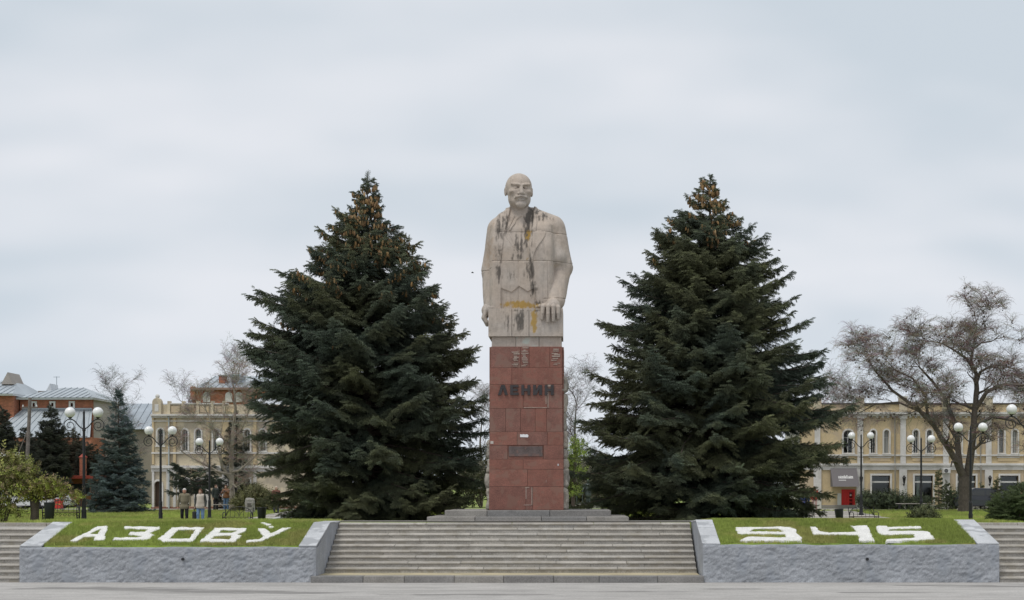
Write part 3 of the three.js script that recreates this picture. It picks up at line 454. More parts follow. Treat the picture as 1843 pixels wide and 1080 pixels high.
      t += 0.035 * (noise(x * 2.2 + 5, y * 0.9, 3) - 0.5) + 0.02 * sstep(0.62, 0.64, x - (4.2 - y) * 0.04);
      d -= t;
    }
    // shoulders and sleeves
    d = smin(d, bone(x, y, z, [-1.0, 4.46, -0.12], [-0.4, 4.82, -0.1], 0.46, 0.36), 0.2); d = smin(d, bone(x, y, z, [0.9, 4.5, -0.12], [0.15, 4.88, -0.1], 0.48, 0.38), 0.2);
    const fold = 0.014 * Math.sin(y * 5.5 + x * 4 + z * 3) * sstep(4.2, 3.4, y) + 0.03 * (fbm(x * 3, y * 3, z * 3, 3) - 0.5);
    let a = bone(x, y, z, [-1.04, 4.4, -0.14], [-1.29, 2.9, -0.2], 0.46, 0.41); a = smin(a, bone(x, y, z, [-1.29, 2.9, -0.2], [-1.3, 1.55, 0.25], 0.41, 0.3), 0.1); d = smin(d, a + fold * 0.6, 0.05);
    let b = bone(x, y, z, [0.92, 4.42, -0.14], [1.22, 3.02, -0.12], 0.49, 0.45); b = smin(b, bone(x, y, z, [1.2, 3.02, -0.1], [1.02, 1.66, 0.62], 0.45, 0.35), 0.08); d = smin(d, b + fold, 0.05); d = smin(d, bone(x, y, z, [0.5, 4.3, 0.18], [1.02, 3.35, 0.22], 0.4, 0.42) + fold, 0.12);
    d = smin(d, bone(x, y, z, [-0.3, 4.6, 0.02], [-0.3, 5.3, 0.1], 0.42, 0.34), 0.12);                                          // neck
    d = smin(d, bone(x, y, z, [0.08, 4.75, 0.08], [0.42, 4.8, -0.05], 0.24, 0.28), 0.1);                                      // turned-up coat collar
    const q = seams(x, y, z); return d + 0.026 * sstep(0.024, 0.0, q);
  };
  mesh('figure', paint(nets(body, [-1.9, 1.3, -1.1], [1.9, 5.5, 1.25], 0.0225)), mat, S);
  // head, turned a little to its left; modelled about the point between the ears
  const H = [];
  H.push(['e', [0, 0.2, -0.07], [0.485, 0.475, 0.56], 0], ['e', [0, -0.08, 0.07], [0.425, 0.46, 0.45], 0.12], ['e', [0, -0.34, 0.11], [0.395, 0.28, 0.37], 0.12], ['b', [0, -0.4, -0.12], [0, -0.78, -0.16], 0.3, 0.3, 0.12]);
  for (const s of [-1, 1]) H.push(['b', [s * 0.06, 0.15, 0.5], [s * 0.33, 0.22, 0.37], 0.062, 0.05, 0.03], ['e', [s * 0.29, -0.07, 0.32], [0.13, 0.1, 0.14], 0.09], ['-e', [s * 0.195, 0.085, 0.54], [0.15, 0.072, 0.19], 0.03], ['e', [s * 0.19, 0.068, 0.385], [0.1, 0.042, 0.075], 0.012], ['b', [s * 0.09, 0.125, 0.45], [s * 0.3, 0.13, 0.36], 0.022, 0.02, 0.02]);
  H.push(['b', [0, 0.15, 0.475], [0, -0.135, 0.6], 0.048, 0.082, 0.05], ['e', [-0.085, -0.155, 0.535], [0.062, 0.052, 0.075], 0.03], ['e', [0.085, -0.155, 0.535], [0.062, 0.052, 0.075], 0.03], ['-e', [0, -0.215, 0.6], [0.09, 0.02, 0.06], 0.02]);
  H.push(['e', [0, -0.29, 0.42], [0.24, 0.12, 0.15], 0.06]);
  for (const s of [-1, 1]) H.push(['b', [s * 0.02, -0.24, 0.6], [s * 0.17, -0.275, 0.55], 0.042, 0.042, 0.02], ['b', [s * 0.17, -0.275, 0.55], [s * 0.3, -0.345, 0.43], 0.04, 0.014, 0.02]);
  H.push(['-e', [0, -0.335, 0.58], [0.18, 0.012, 0.06], 0.012], ['b', [-0.09, -0.37, 0.525], [0.09, -0.37, 0.525], 0.034, 0.034, 0.02], ['-e', [0, -0.43, 0.56], [0.15, 0.03, 0.06], 0.03], ['e', [0, -0.53, 0.42], [0.2, 0.13, 0.15], 0.07], ['e', [0, -0.6, 0.43], [0.12, 0.07, 0.1], 0.04]);
  for (const s of [-1, 1]) H.push(['e', [s * 0.485, 0.02, -0.08], [0.06, 0.17, 0.1], 0.03], ['-e', [s * 0.56, 0.04, -0.05], [0.04, 0.08, 0.05], 0.02], ['e', [s * 0.4, 0.16, -0.22], [0.085, 0.22, 0.25], 0.03], ['-e', [s * 0.34, -0.24, 0.44], [0.06, 0.12, 0.07], 0.1]);
  const turn = 0.2, tilt = 0.0, ct = Math.cos(turn), sn = Math.sin(turn), hf = blobField(H);
  const headField = (x, y, z) => hf(x * ct - z * sn, y, x * sn + z * ct) + (fbm(x * 7, y * 7, z * 7, 3) - 0.5) * 0.012;
  const hg = nets(headField, [-0.75, -0.82, -0.78], [0.75, 0.75, 0.82], 0.0155); 
  const head = mesh('head', paint(hg, -0.3, 5.75 + 20, 0.25), mat, S); head.position.set(-0.3, 5.755, 0.28); head.scale.set(0.99, 1.02, 1);
  // hands resting on the block
  const hand = [['e', [0.93, 1.5, 0.92], [0.3, 0.17, 0.26], 0], ['b', [1.0, 1.68, 0.7], [0.93, 1.52, 0.98], 0.24, 0.2, 0.12]];
  [[0.6, 1.42, 1.2, 1.0, 0.56], [0.79, 1.44, 1.24, 0.9, 0.78], [0.98, 1.43, 1.24, 0.92, 0.98], [1.15, 1.4, 1.2, 1.02, 1.15]].forEach(([x, y, z, yl, xl]) => hand.push(['b', [mix(x, 0.95, 0.15), y + 0.06, z - 0.22], [x, y, z - 0.01], 0.092, 0.085, 0.03], ['b', [x, y, z - 0.01], [mix(x, xl, 0.5), (y + yl) / 2, z - 0.0], 0.083, 0.074, 0.015], ['b', [mix(x, xl, 0.5), (y + yl) / 2, z], [xl, yl, z - 0.04], 0.072, 0.058, 0.01]));
  hand.push(['b', [0.78, 1.52, 0.85], [0.55, 1.5, 0.95], 0.1, 0.09, 0.05], ['b', [0.55, 1.5, 0.95], [0.36, 1.45, 1.02], 0.085, 0.06, 0.03]);
  mesh('hand', paint(blob(hand, 0.021)), mat, S);
  const grip = [['e', [-1.46, 1.38, 0.35], [0.18, 0.24, 0.28], 0], ['b', [-1.32, 1.6, 0.22], [-1.46, 1.4, 0.35], 0.24, 0.2, 0.1]];
  for (let k = 0; k < 4; k++) { const z = 0.1 + k * 0.15, yl = 0.86 + 0.05 * Math.abs(k - 1.4); grip.push(['b', [-1.5, 1.35, z], [-1.57, 1.1, z + 0.02], 0.1, 0.095, 0.03], ['b', [-1.57, 1.1, z + 0.02], [-1.47, yl, z + 0.04], 0.09, 0.075, 0.02]); }
  grip.push(['b', [-1.38, 1.46, 0.5], [-1.22, 1.46, 0.72], 0.1, 0.07, 0.04]);
  mesh('hand', paint(blob(grip, 0.021)), mat, S);
}
// ================================================================ conifers
const _m = new THREE.Matrix4(), _q = new THREE.Quaternion(), _v = new THREE.Vector3(), _s = new THREE.Vector3(), _up = new THREE.Vector3(0, 1, 0);
const _x = new THREE.Vector3(), _y = new THREE.Vector3(), _z = new THREE.Vector3();
function basis(dir, upish) { _z.set(...dir).normalize(); _x.crossVectors(upish, _z); if (_x.lengthSq() < 1e-5) _x.set(1, 0, 0); _x.normalize(); _y.crossVectors(_z, _x); _m.makeBasis(_x, _y, _z); return _q.setFromRotationMatrix(_m); }
class Scatter {                                           // collects copies of one small geometry for an InstancedMesh
  constructor() { this.l = []; }
  add(p, dir, s, c, up = _up) { const q = basis(dir, up); this.l.push([p[0], p[1], p[2], q.x, q.y, q.z, q.w, s, c]); }
  build(name, geo, mat, parent) {
    const im = new THREE.InstancedMesh(geo, mat, this.l.length); im.name = name; im.userData.kind = 'stuff'; const c = new THREE.Color();
    this.l.forEach((a, k) => { _m.compose(_v.set(a[0], a[1], a[2]), _q.set(a[3], a[4], a[5], a[6]), Array.isArray(a[7]) ? _s.set(...a[7]) : _s.setScalar(a[7])); im.setMatrixAt(k, _m); im.setColorAt(k, c.setRGB(...a[8])); });
    im.instanceMatrix.needsUpdate = true; im.instanceColor.needsUpdate = true; parent.add(im); return im;
  }
}
function sprig(seed, twigs, needle, wid) {                 // a spray of needled twigs, pointing along +z, about 0.4 m long
  const r = rng(seed), gb = new GB();
  const twig = (a, b) => {
    const d = [b[0] - a[0], b[1] - a[1], b[2] - a[2]], L = Math.hypot(...d), t = d.map((q) => q / L), n = Math.max(5, Math.round(L / 0.022));
    let u = Math.abs(t[1]) < 0.9 ? [0, 1, 0] : [1, 0, 0]; const w = [t[1] * u[2] - t[2] * u[1], t[2] * u[0] - t[0] * u[2], t[0] * u[1] - t[1] * u[0]]; const wl = Math.hypot(...w); w.forEach((q, i) => w[i] = q / wl); u = [w[1] * t[2] - w[2] * t[1], w[2] * t[0] - w[0] * t[2], w[0] * t[1] - w[1] * t[0]];
    for (let k = 0; k < n; k++) {
      const f = (k + r()) / n, g = k * 2.4 + r(), cs = Math.cos(g), sn = Math.sin(g), o = t.map((_, i) => u[i] * cs + w[i] * sn), s = t.map((_, i) => -u[i] * sn + w[i] * cs), P = a.map((q, i) => q + d[i] * f), len = needle * (1.1 - 0.4 * f) * (0.8 + 0.4 * r());
      const tip = P.map((q, i) => q + (o[i] * 0.72 + t[i] * 0.7) * len), m = wid;
      gb.tri(P.map((q, i) => q + s[i] * m - t[i] * m), P.map((q, i) => q - s[i] * m + t[i] * m * 0.4), tip);
    }
  };
  twig([0, 0, 0], [0, -0.02, 0.4]);
  for (let k = 0; k < twigs; k++) { const f = 0.05 + 0.75 * k / twigs, sd = k % 2 ? 1 : -1, L = (0.25 - 0.15 * f) * (0.8 + 0.4 * r()); twig([0, -0.02 * f, 0.4 * f], [sd * L * 0.72, -0.02 - r() * 0.05, 0.4 * f + L * 0.7]); }
  return gb.build(false);
}
const sprigGeo = sprig(3, 6, 0.07, 0.0145), leafMat = std({ roughness: 0.75 }), needleMat = std({ roughness: 0.7 });
const coneGeo = (() => { const g = new THREE.SphereGeometry(1, 6, 5); g.scale(0.028, 0.028, 0.075); return g; })();
const cx0 = Math.cos;
function spruce(name, label, pos, o) {
  const R = rng(o.seed), t = thing(name, label, 'tree', pos, 0, o.group), gb = new GB(), foliage = new Scatter(), cones = new Scatter(), H = o.H;
  const lean = (y) => [o.lean ? o.lean[0] * y / H : 0, o.lean ? o.lean[1] * y / H : 0];
  { const pts = [], rad = []; for (let k = 0; k <= 14; k++) { const y = H * k / 14, l = lean(y); pts.push([l[0] + (noise(k, 3, o.seed) - 0.5) * 0.08, y - (k ? 0 : 0.2), l[1]]); rad.push(Math.max(0.012, o.trunk * Math.pow(1 - k / 14.3, 0.9))); } gb.tube(pts, rad, 8); }
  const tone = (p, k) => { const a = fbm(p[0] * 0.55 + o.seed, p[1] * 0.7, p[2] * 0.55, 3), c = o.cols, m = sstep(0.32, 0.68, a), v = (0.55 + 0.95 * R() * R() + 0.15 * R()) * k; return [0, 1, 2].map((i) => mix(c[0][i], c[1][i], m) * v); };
  for (let y = o.y0 ?? 0.25; y < H - 0.1;) {
    const f = y / H, n = Math.round((f > 0.85 ? 3 : 5) + R() * 2 + (f > 0.8 ? 0 : o.dense || 0)), phase = R() * 6.28;
    for (let k = 0; k < n; k++) {
      const az = phase + k * 6.283 / n + (R() - 0.5) * 0.7, prof = o.profile(f, Math.cos(az)) * mix(1, o.topk ?? 1, sstep(0.6, 0.9, f)), L = Math.max(0.16, prof * (0.76 + 0.24 * R()) * (0.82 + 0.36 * fbm(cx0(az) * 1.6 + o.seed, y * 0.8, Math.sin(az) * 1.6, 2))), cx = Math.cos(az), cz = Math.sin(az), l = lean(y), yy = y + (R() - 0.5) * 0.3;
      const e0 = mix(0.0, 0.62, Math.pow(f, 1.5)) + (R() - 0.5) * 0.26, sag = mix(0.38, 0.34, f) * (0.7 + 0.6 * R()), upt = mix(0.3, 0.26, f) * (0.6 + 0.8 * R()), sz = o.size * clamp(0.45 + L * 0.32, 0.5, 1), ph = R() * 6, wav = 0.1 * L;
      const at = (s) => { const r = L * s, b = wav * Math.sin(s * 3 + ph) * s; return [l[0] + cx * r - cz * b, Math.max(0.12, yy + L * (e0 * s - sag * s * s + upt * s * s * s)), l[1] + cz * r + cx * b]; };
      const pts = [], rad = []; for (let q = 0; q <= 5; q++) { pts.push(at(q / 5)); rad.push(Math.max(0.006, 0.018 + L * 0.011) * (1 - q / 5.6)); } gb.tube(pts, rad, 4);
      const inner = o.inner ?? 0.22, ns = Math.max(3, Math.round(L * (1 - inner) / o.gap));
      for (let q = 0; q < ns; q++) {
        const s = inner + (1 - inner) * (q + R()) / ns, p = at(s), p2 = at(Math.min(1.04, s + 0.05)), d = [p2[0] - p[0], p2[1] - p[1], p2[2] - p[2]], dl = Math.hypot(...d) || 1, fx = d[0] / dl, fy = d[1] / dl, fz = d[2] / dl;
        const side = R() < 0.5 ? -1 : 1, reach = Math.min(o.reach, 0.2 + (1 - s) * L * 0.42) * (0.55 + 0.6 * R()), ang = 0.75 + 0.35 * R(), ca = Math.cos(ang), sa = Math.sin(ang) * side, tx = fx * ca - fz * sa, tz = fz * ca + fx * sa, droop = (o.droop ?? 0.4) * (0.6 + 0.8 * R());
        const m = Math.max(1, Math.round(reach / 0.19));
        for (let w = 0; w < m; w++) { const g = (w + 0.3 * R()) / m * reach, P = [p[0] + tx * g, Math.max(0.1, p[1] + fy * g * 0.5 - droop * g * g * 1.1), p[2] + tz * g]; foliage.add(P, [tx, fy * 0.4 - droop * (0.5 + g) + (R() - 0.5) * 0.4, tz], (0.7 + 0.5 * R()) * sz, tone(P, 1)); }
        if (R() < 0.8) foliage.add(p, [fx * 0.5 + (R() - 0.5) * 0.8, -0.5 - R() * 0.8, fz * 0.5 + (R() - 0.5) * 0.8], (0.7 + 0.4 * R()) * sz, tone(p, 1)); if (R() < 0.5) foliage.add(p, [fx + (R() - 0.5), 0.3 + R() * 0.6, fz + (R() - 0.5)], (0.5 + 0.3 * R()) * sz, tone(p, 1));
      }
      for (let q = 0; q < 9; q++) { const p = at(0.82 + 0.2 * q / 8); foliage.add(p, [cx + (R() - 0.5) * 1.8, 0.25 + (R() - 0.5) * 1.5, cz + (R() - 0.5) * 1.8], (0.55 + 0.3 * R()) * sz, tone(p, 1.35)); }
      if (o.cones && f > o.cones[0] && R() < (o.cones[1] * sstep(o.cones[0], 0.9, f) + 0.05) * (f > 0.93 ? 0.4 : 1)) for (let q = 0, z = 5 + R() * 12; q < z; q++) { const s = 0.62 + 0.4 * R(), p = at(s), j = (R() - 0.5) * 0.45; cones.add([p[0] - cz * j, p[1] - 0.09 - R() * 0.12, p[2] + cx * j], [(R() - 0.5) * 0.5, -1, (R() - 0.5) * 0.5], 1.0 + 0.8 * R(), [[0.3, 0.18, 0.07], [0.22, 0.13, 0.06], [0.34, 0.23, 0.11]][Math.floor(R() * 3)], _x.set(1, 0, 0).clone()); }
    }
    y += (o.step ?? 0.34) * (0.7 + 0.6 * R()) * (f > 0.85 ? 0.75 : 1);
  }
  for (let k = 0; k < 8; k++) { const y = H - 0.08 * k, l = lean(y), a = R() * 6.28; foliage.add([l[0], y, l[1]], [Math.cos(a) * 0.5, 1.0, Math.sin(a) * 0.5], 0.75 * o.size, tone([l[0], y, l[1]], 1.1)); }
  mesh('trunk', gb.build(), M.bark, t); foliage.build('crown', sprigGeo, needleMat, t); if (cones.l.length) cones.build('cones', coneGeo, std({ roughness: 0.8 }), t);
  t.userData.count = foliage.l.length; return t;
}
{
  const D = 59, k = D / F, prof = (rows, axis, top, bot) => { const L = rows.map(([y, a]) => [1 - (y - top) / (bot - top), (axis - a) * k]).reverse(), R = rows.map(([y, , b]) => [1 - (y - top) / (bot - top), (b - axis) * k]).reverse(); return (f, c) => mix(lerpTable(L, f), lerpTable(R, f), sstep(-0.6, 0.6, c)); };
  const cols = [[0.115, 0.125, 0.058], [0.075, 0.102, 0.07]];
  spruce('spruce_tree', 'large dark spruce with tan hanging cones and a thin split top, beside the pedestal', [px(662, D), hgt(px(662, D), D), -D], { H: py(316, D) - hgt(px(662, D), D), seed: 7, trunk: 0.3, profile: prof([[314, 655, 672], [340, 640, 690], [380, 600, 700], [425, 553, 735], [470, 548, 765], [520, 512, 792], [580, 458, 828], [640, 442, 850], [700, 436, 872], [760, 446, 882], [850, 462, 884], [935, 490, 880]], 662, 314, 935), cols, gap: 0.08, reach: 0.9, size: 0.8, cones: [0.4, 1.0], dense: 3, droop: 0.55, step: 0.25, topk: 0.62 });
  spruce('spruce_tree', 'large dark spruce with a full bushy top, beside the bank with the white number', [px(1277, D), hgt(px(1277, D), D), -D], { H: py(320, D) - hgt(px(1277, D), D), seed: 19, trunk: 0.32, profile: prof([[318, 1268, 1285], [345, 1240, 1300], [380, 1215, 1325], [420, 1190, 1355], [470, 1145, 1390], [550, 1105, 1425], [620, 1075, 1470], [700, 1034, 1504], [780, 1016, 1524], [850, 1022, 1515], [895, 1050, 1470], [915, 1070, 1420], [935, 1080, 1400]], 1277, 318, 935), cols, gap: 0.08, reach: 0.9, size: 0.8, cones: [0.66, 0.75], dense: 3, droop: 0.5, step: 0.25, topk: 0.75 });
}
// smaller conifers behind the lawn
const conic = (w, bulge = 0.8) => (f) => w * Math.pow(1 - f, bulge) * (f < 0.08 ? 0.8 + f * 2.5 : 1);
{
  let D = 90; spruce('blue_spruce', 'blue grey spruce with branches down to the lawn, behind the globe lamps', [px(214, D), hgt(-28, D), -D], { H: py(704, D) - 1.3, seed: 31, trunk: 0.14, profile: conic(2.25, 0.85), cols: [[0.085, 0.115, 0.1], [0.11, 0.15, 0.145]], gap: 0.11, reach: 0.6, size: 0.95, dense: 1, step: 0.3 });
  D = 112; const dark = [[0.036, 0.044, 0.03], [0.05, 0.056, 0.036]];
  for (const [x, y, w, s, d, say] of [[92, 732, 1.75, 41, 112, 'dark ragged conifer in front of the grey shed roof'], [4, 735, 1.6, 43, 110, 'dark conifer beside the brick house with the gable'], [46, 772, 1.5, 44, 116, 'short dark conifer behind the wooden utility pole'], [132, 775, 2.1, 45, 119, 'brownish dark conifer behind the red kiosk'], [68, 790, 2.2, 56, 113, 'broad dark conifer in front of the brick lean-to'], [112, 800, 2.2, 57, 121, 'broad brownish conifer next to the red kiosk'], [20, 800, 2.3, 58, 114, 'broad dark conifer behind the white car'], [160, 800, 1.8, 59, 118, 'dark conifer behind the blue grey spruce']]) spruce('dark_conifer', say, [px(x, d), 1.33, -d], { H: py(y, d) - 1.33, seed: s, trunk: 0.15, profile: (f) => w * Math.pow(1 - f, 0.55) * (0.85 + 0.3 * noise(f * 7, s)), dense: 4, cols: s === 45 || s === 57 ? [[0.08, 0.068, 0.04], [0.07, 0.07, 0.042]] : dark, gap: 0.12, reach: 0.6, size: 1.15, step: 0.28, group: 'dark conifers before the brick house' });
  spruce('dark_conifer', 'slim dark conifer behind the pale bare plane tree', [px(425, 104), 1.35, -104], { H: py(745, 104) - 1.35, seed: 47, trunk: 0.12, profile: conic(1.5, 0.6), cols: dark, gap: 0.15, reach: 0.5, size: 1.05, step: 0.36 });
  spruce('spreading_juniper', 'low spreading dark juniper in front of the yellow corner house', [px(352, 98), 1.35, -98], { H: 2.6, seed: 49, trunk: 0.1, y0: 1.2, profile: () => 1.75, cols: [[0.045, 0.06, 0.038], [0.055, 0.075, 0.045]], gap: 0.12, reach: 0.5, size: 1, step: 0.3, inner: 0.35 });
  for (const [x, y, w, s, d, say] of [[1704, 868, 0.8, 51, 99, 'thin young fir against the yellow facade, beside the big bare trunk'], [1690, 848, 0.6, 52, 98, 'sparse young fir with a pointed top in front of the big shop window'], [1795, 862, 0.8, 53, 98, 'young fir in front of the yellow facade, beside the dark parked car'], [1765, 872, 0.7, 55, 99, 'small young fir under the wall lantern of the yellow facade']]) spruce('young_fir', say, [px(x, d), 1.35, -d], { H: py(y, d) - 1.35, seed: s, trunk: 0.05, profile: conic(w, 0.8), cols: [[0.08, 0.1, 0.045], [0.1, 0.12, 0.05]], gap: 0.14, reach: 0.35, size: 0.8, step: 0.3 });
}
// ================================================================ bare trees, shrubs and turf
const branchMat = (c, seed) => std({ map: mineral(c, { coarse: 0.4, fine: 0.35, tile: 0.8, size: 128, seed }), roughness: 0.95 });
const twigGeo = (() => { const gb = new GB(), r = rng(4); const go = (p, d, L, rad, n) => { const q = [p[0] + d[0] * L, p[1] + d[1] * L, p[2] + d[2] * L], m = [mix(p[0], q[0], 0.5) + (r() - 0.5) * 0.05, mix(p[1], q[1], 0.5) + (r() - 0.5) * 0.05, mix(p[2], q[2], 0.5)]; gb.tube([p, m, q], [rad, rad * 0.8, rad * 0.5], 3); if (n) for (let k = 0; k < 3; k++) { const f = 0.25 + 0.3 * k, a = k * 2.2 + r(), s = 0.75; go([mix(p[0], q[0], f), mix(p[1], q[1], f), mix(p[2], q[2], f)], [d[0] * 0.7 + Math.cos(a) * s, d[1] * 0.7 + Math.sin(a) * s, d[2] * 0.7 + (r() - 0.5) * 0.4], L * 0.6, rad * 0.7, n - 1); } }; go([0, 0, 0], [0, 0, 1], 0.5, 0.0075, 2); return gb.build(false); })();
const budGeo = new THREE.IcosahedronGeometry(0.045, 0);
// grow boughs out of hand-laid limbs; limbs: [[x, y, z, radius], ...]
function bareTree(name, label, pos, limbs, o) {
  const R = rng(o.seed), t = thing(name, label, 'tree', pos, 0, o.group), gb = new GB(), twigs = new Scatter(), buds = new Scatter(), col = o.twig;
  const grow = (p, d, L, r, lvl) => {
    const n = Math.max(3, Math.round(L / 0.35)), pts = [p], rad = [r]; let c = p, dir = d;
    for (let k = 1; k <= n; k++) { dir = dir.map((q, i) => q + (R() - 0.5) * (o.wiggle ?? 0.5) + (i === 1 ? (o.lift ?? 0.06) : 0)); const l = Math.hypot(...dir); dir = dir.map((q) => q / l); c = c.map((q, i) => q + dir[i] * L / n); pts.push(c); rad.push(Math.max(0.006, r * (1 - 0.75 * k / n)));
      if (lvl > 0 && k > 0) { const m = R() < (o.fork ?? 0.75) ? 1 + (R() < 0.3) : 0; for (let q = 0; q < m; q++) { const a = R() * 6.28, w = 0.6 + R() * 0.6, e = [dir[0] + Math.cos(a) * w, dir[1] + (R() - 0.35) * w, dir[2] + Math.sin(a) * w]; const el = Math.hypot(...e); grow(c, e.map((z) => z / el), L * (0.45 + 0.25 * R()), Math.max(0.008, rad[k] * 0.62), lvl - 1); } }
      if (lvl <= (o.deep ?? 1)) { const a = R() * 6.28; for (let q = 0; q < (o.twigs ?? 1); q++) twigs.add(c, [dir[0] + Math.cos(a + q * 2) * 0.8, dir[1] + (R() - 0.3) * 0.8, dir[2] + Math.sin(a + q * 2) * 0.8], (0.6 + 0.7 * R()) * (o.twigSize ?? 1), col.map((z) => z * (0.7 + 0.6 * R()))); }
      if (o.buds && lvl <= 0 && R() < o.buds) buds.add([c[0] + (R() - 0.5) * 0.3, c[1] + (R() - 0.5) * 0.3, c[2] + (R() - 0.5) * 0.3], [R() - 0.5, R() - 0.5, R() - 0.5], 0.6 + R(), [0.1, 0.08, 0.065]);
    }
    gb.tube(pts, rad, r > 0.06 ? 6 : 3);
  };
  for (const [lvl, len0, every, ...pts] of limbs) { const len = len0 * (o.k ?? 1);
    const P = [], A = []; for (let k = 0; k + 1 < pts.length; k++) { const a = pts[k], b = pts[k + 1], n = 4; for (let q = 0; q < n; q++) { const f = q / n, w = a[3] * 0.18; P.push([mix(a[0], b[0], f) + (q ? (R() - 0.5) * w : 0), mix(a[1], b[1], f), mix(a[2], b[2], f) + (q ? (R() - 0.5) * w : 0)]); A.push(mix(a[3], b[3], f)); } } const e = pts[pts.length - 1]; P.push(e.slice(0, 3)); A.push(e[3]);
    gb.tube(P, A, A[0] > 0.15 ? 10 : 6);
    if (lvl >= 0) for (let k = 3; k < P.length; k += every) { const a = P[Math.max(0, k - 1)], b = P[k], d = [b[0] - a[0], b[1] - a[1], b[2] - a[2]], dl = Math.hypot(...d) || 1, g = R() * 6.28; const e2 = [d[0] / dl * 0.6 + Math.cos(g) * 0.7, d[1] / dl * 0.5 + (R() - 0.25) * 0.8, d[2] / dl * 0.6 + Math.sin(g) * 0.7], l2 = Math.hypot(...e2); grow(b, e2.map((z) => z / l2), len * (0.6 + 0.6 * R()), Math.max(0.015, A[k] * 0.55), lvl); }
    if (lvl >= 0) { const a = P[P.length - 2], b = P[P.length - 1], d = [b[0] - a[0], b[1] - a[1], b[2] - a[2]], dl = Math.hypot(...d); for (let q = 0; q < 3; q++) grow(b, d.map((z) => z / dl + (R() - 0.5) * 0.8), len * (0.7 + 0.4 * R()), A[A.length - 1] * 0.8, lvl); }
  }
  mesh('trunk', gb.build(), o.mat, t); twigs.build('crown', twigGeo, std({ roughness: 0.9 }), t); if (buds.l.length) buds.build('buds', budGeo, std({ roughness: 0.9 }), t);
  return t;
}
const B = (x0, D, h0) => (x, y, dz = 0, r = 0.1) => [px(x, D) - px(x0, D), py(y, D) - h0, dz, r];     // photo point at depth D -> offset from the foot of the tree
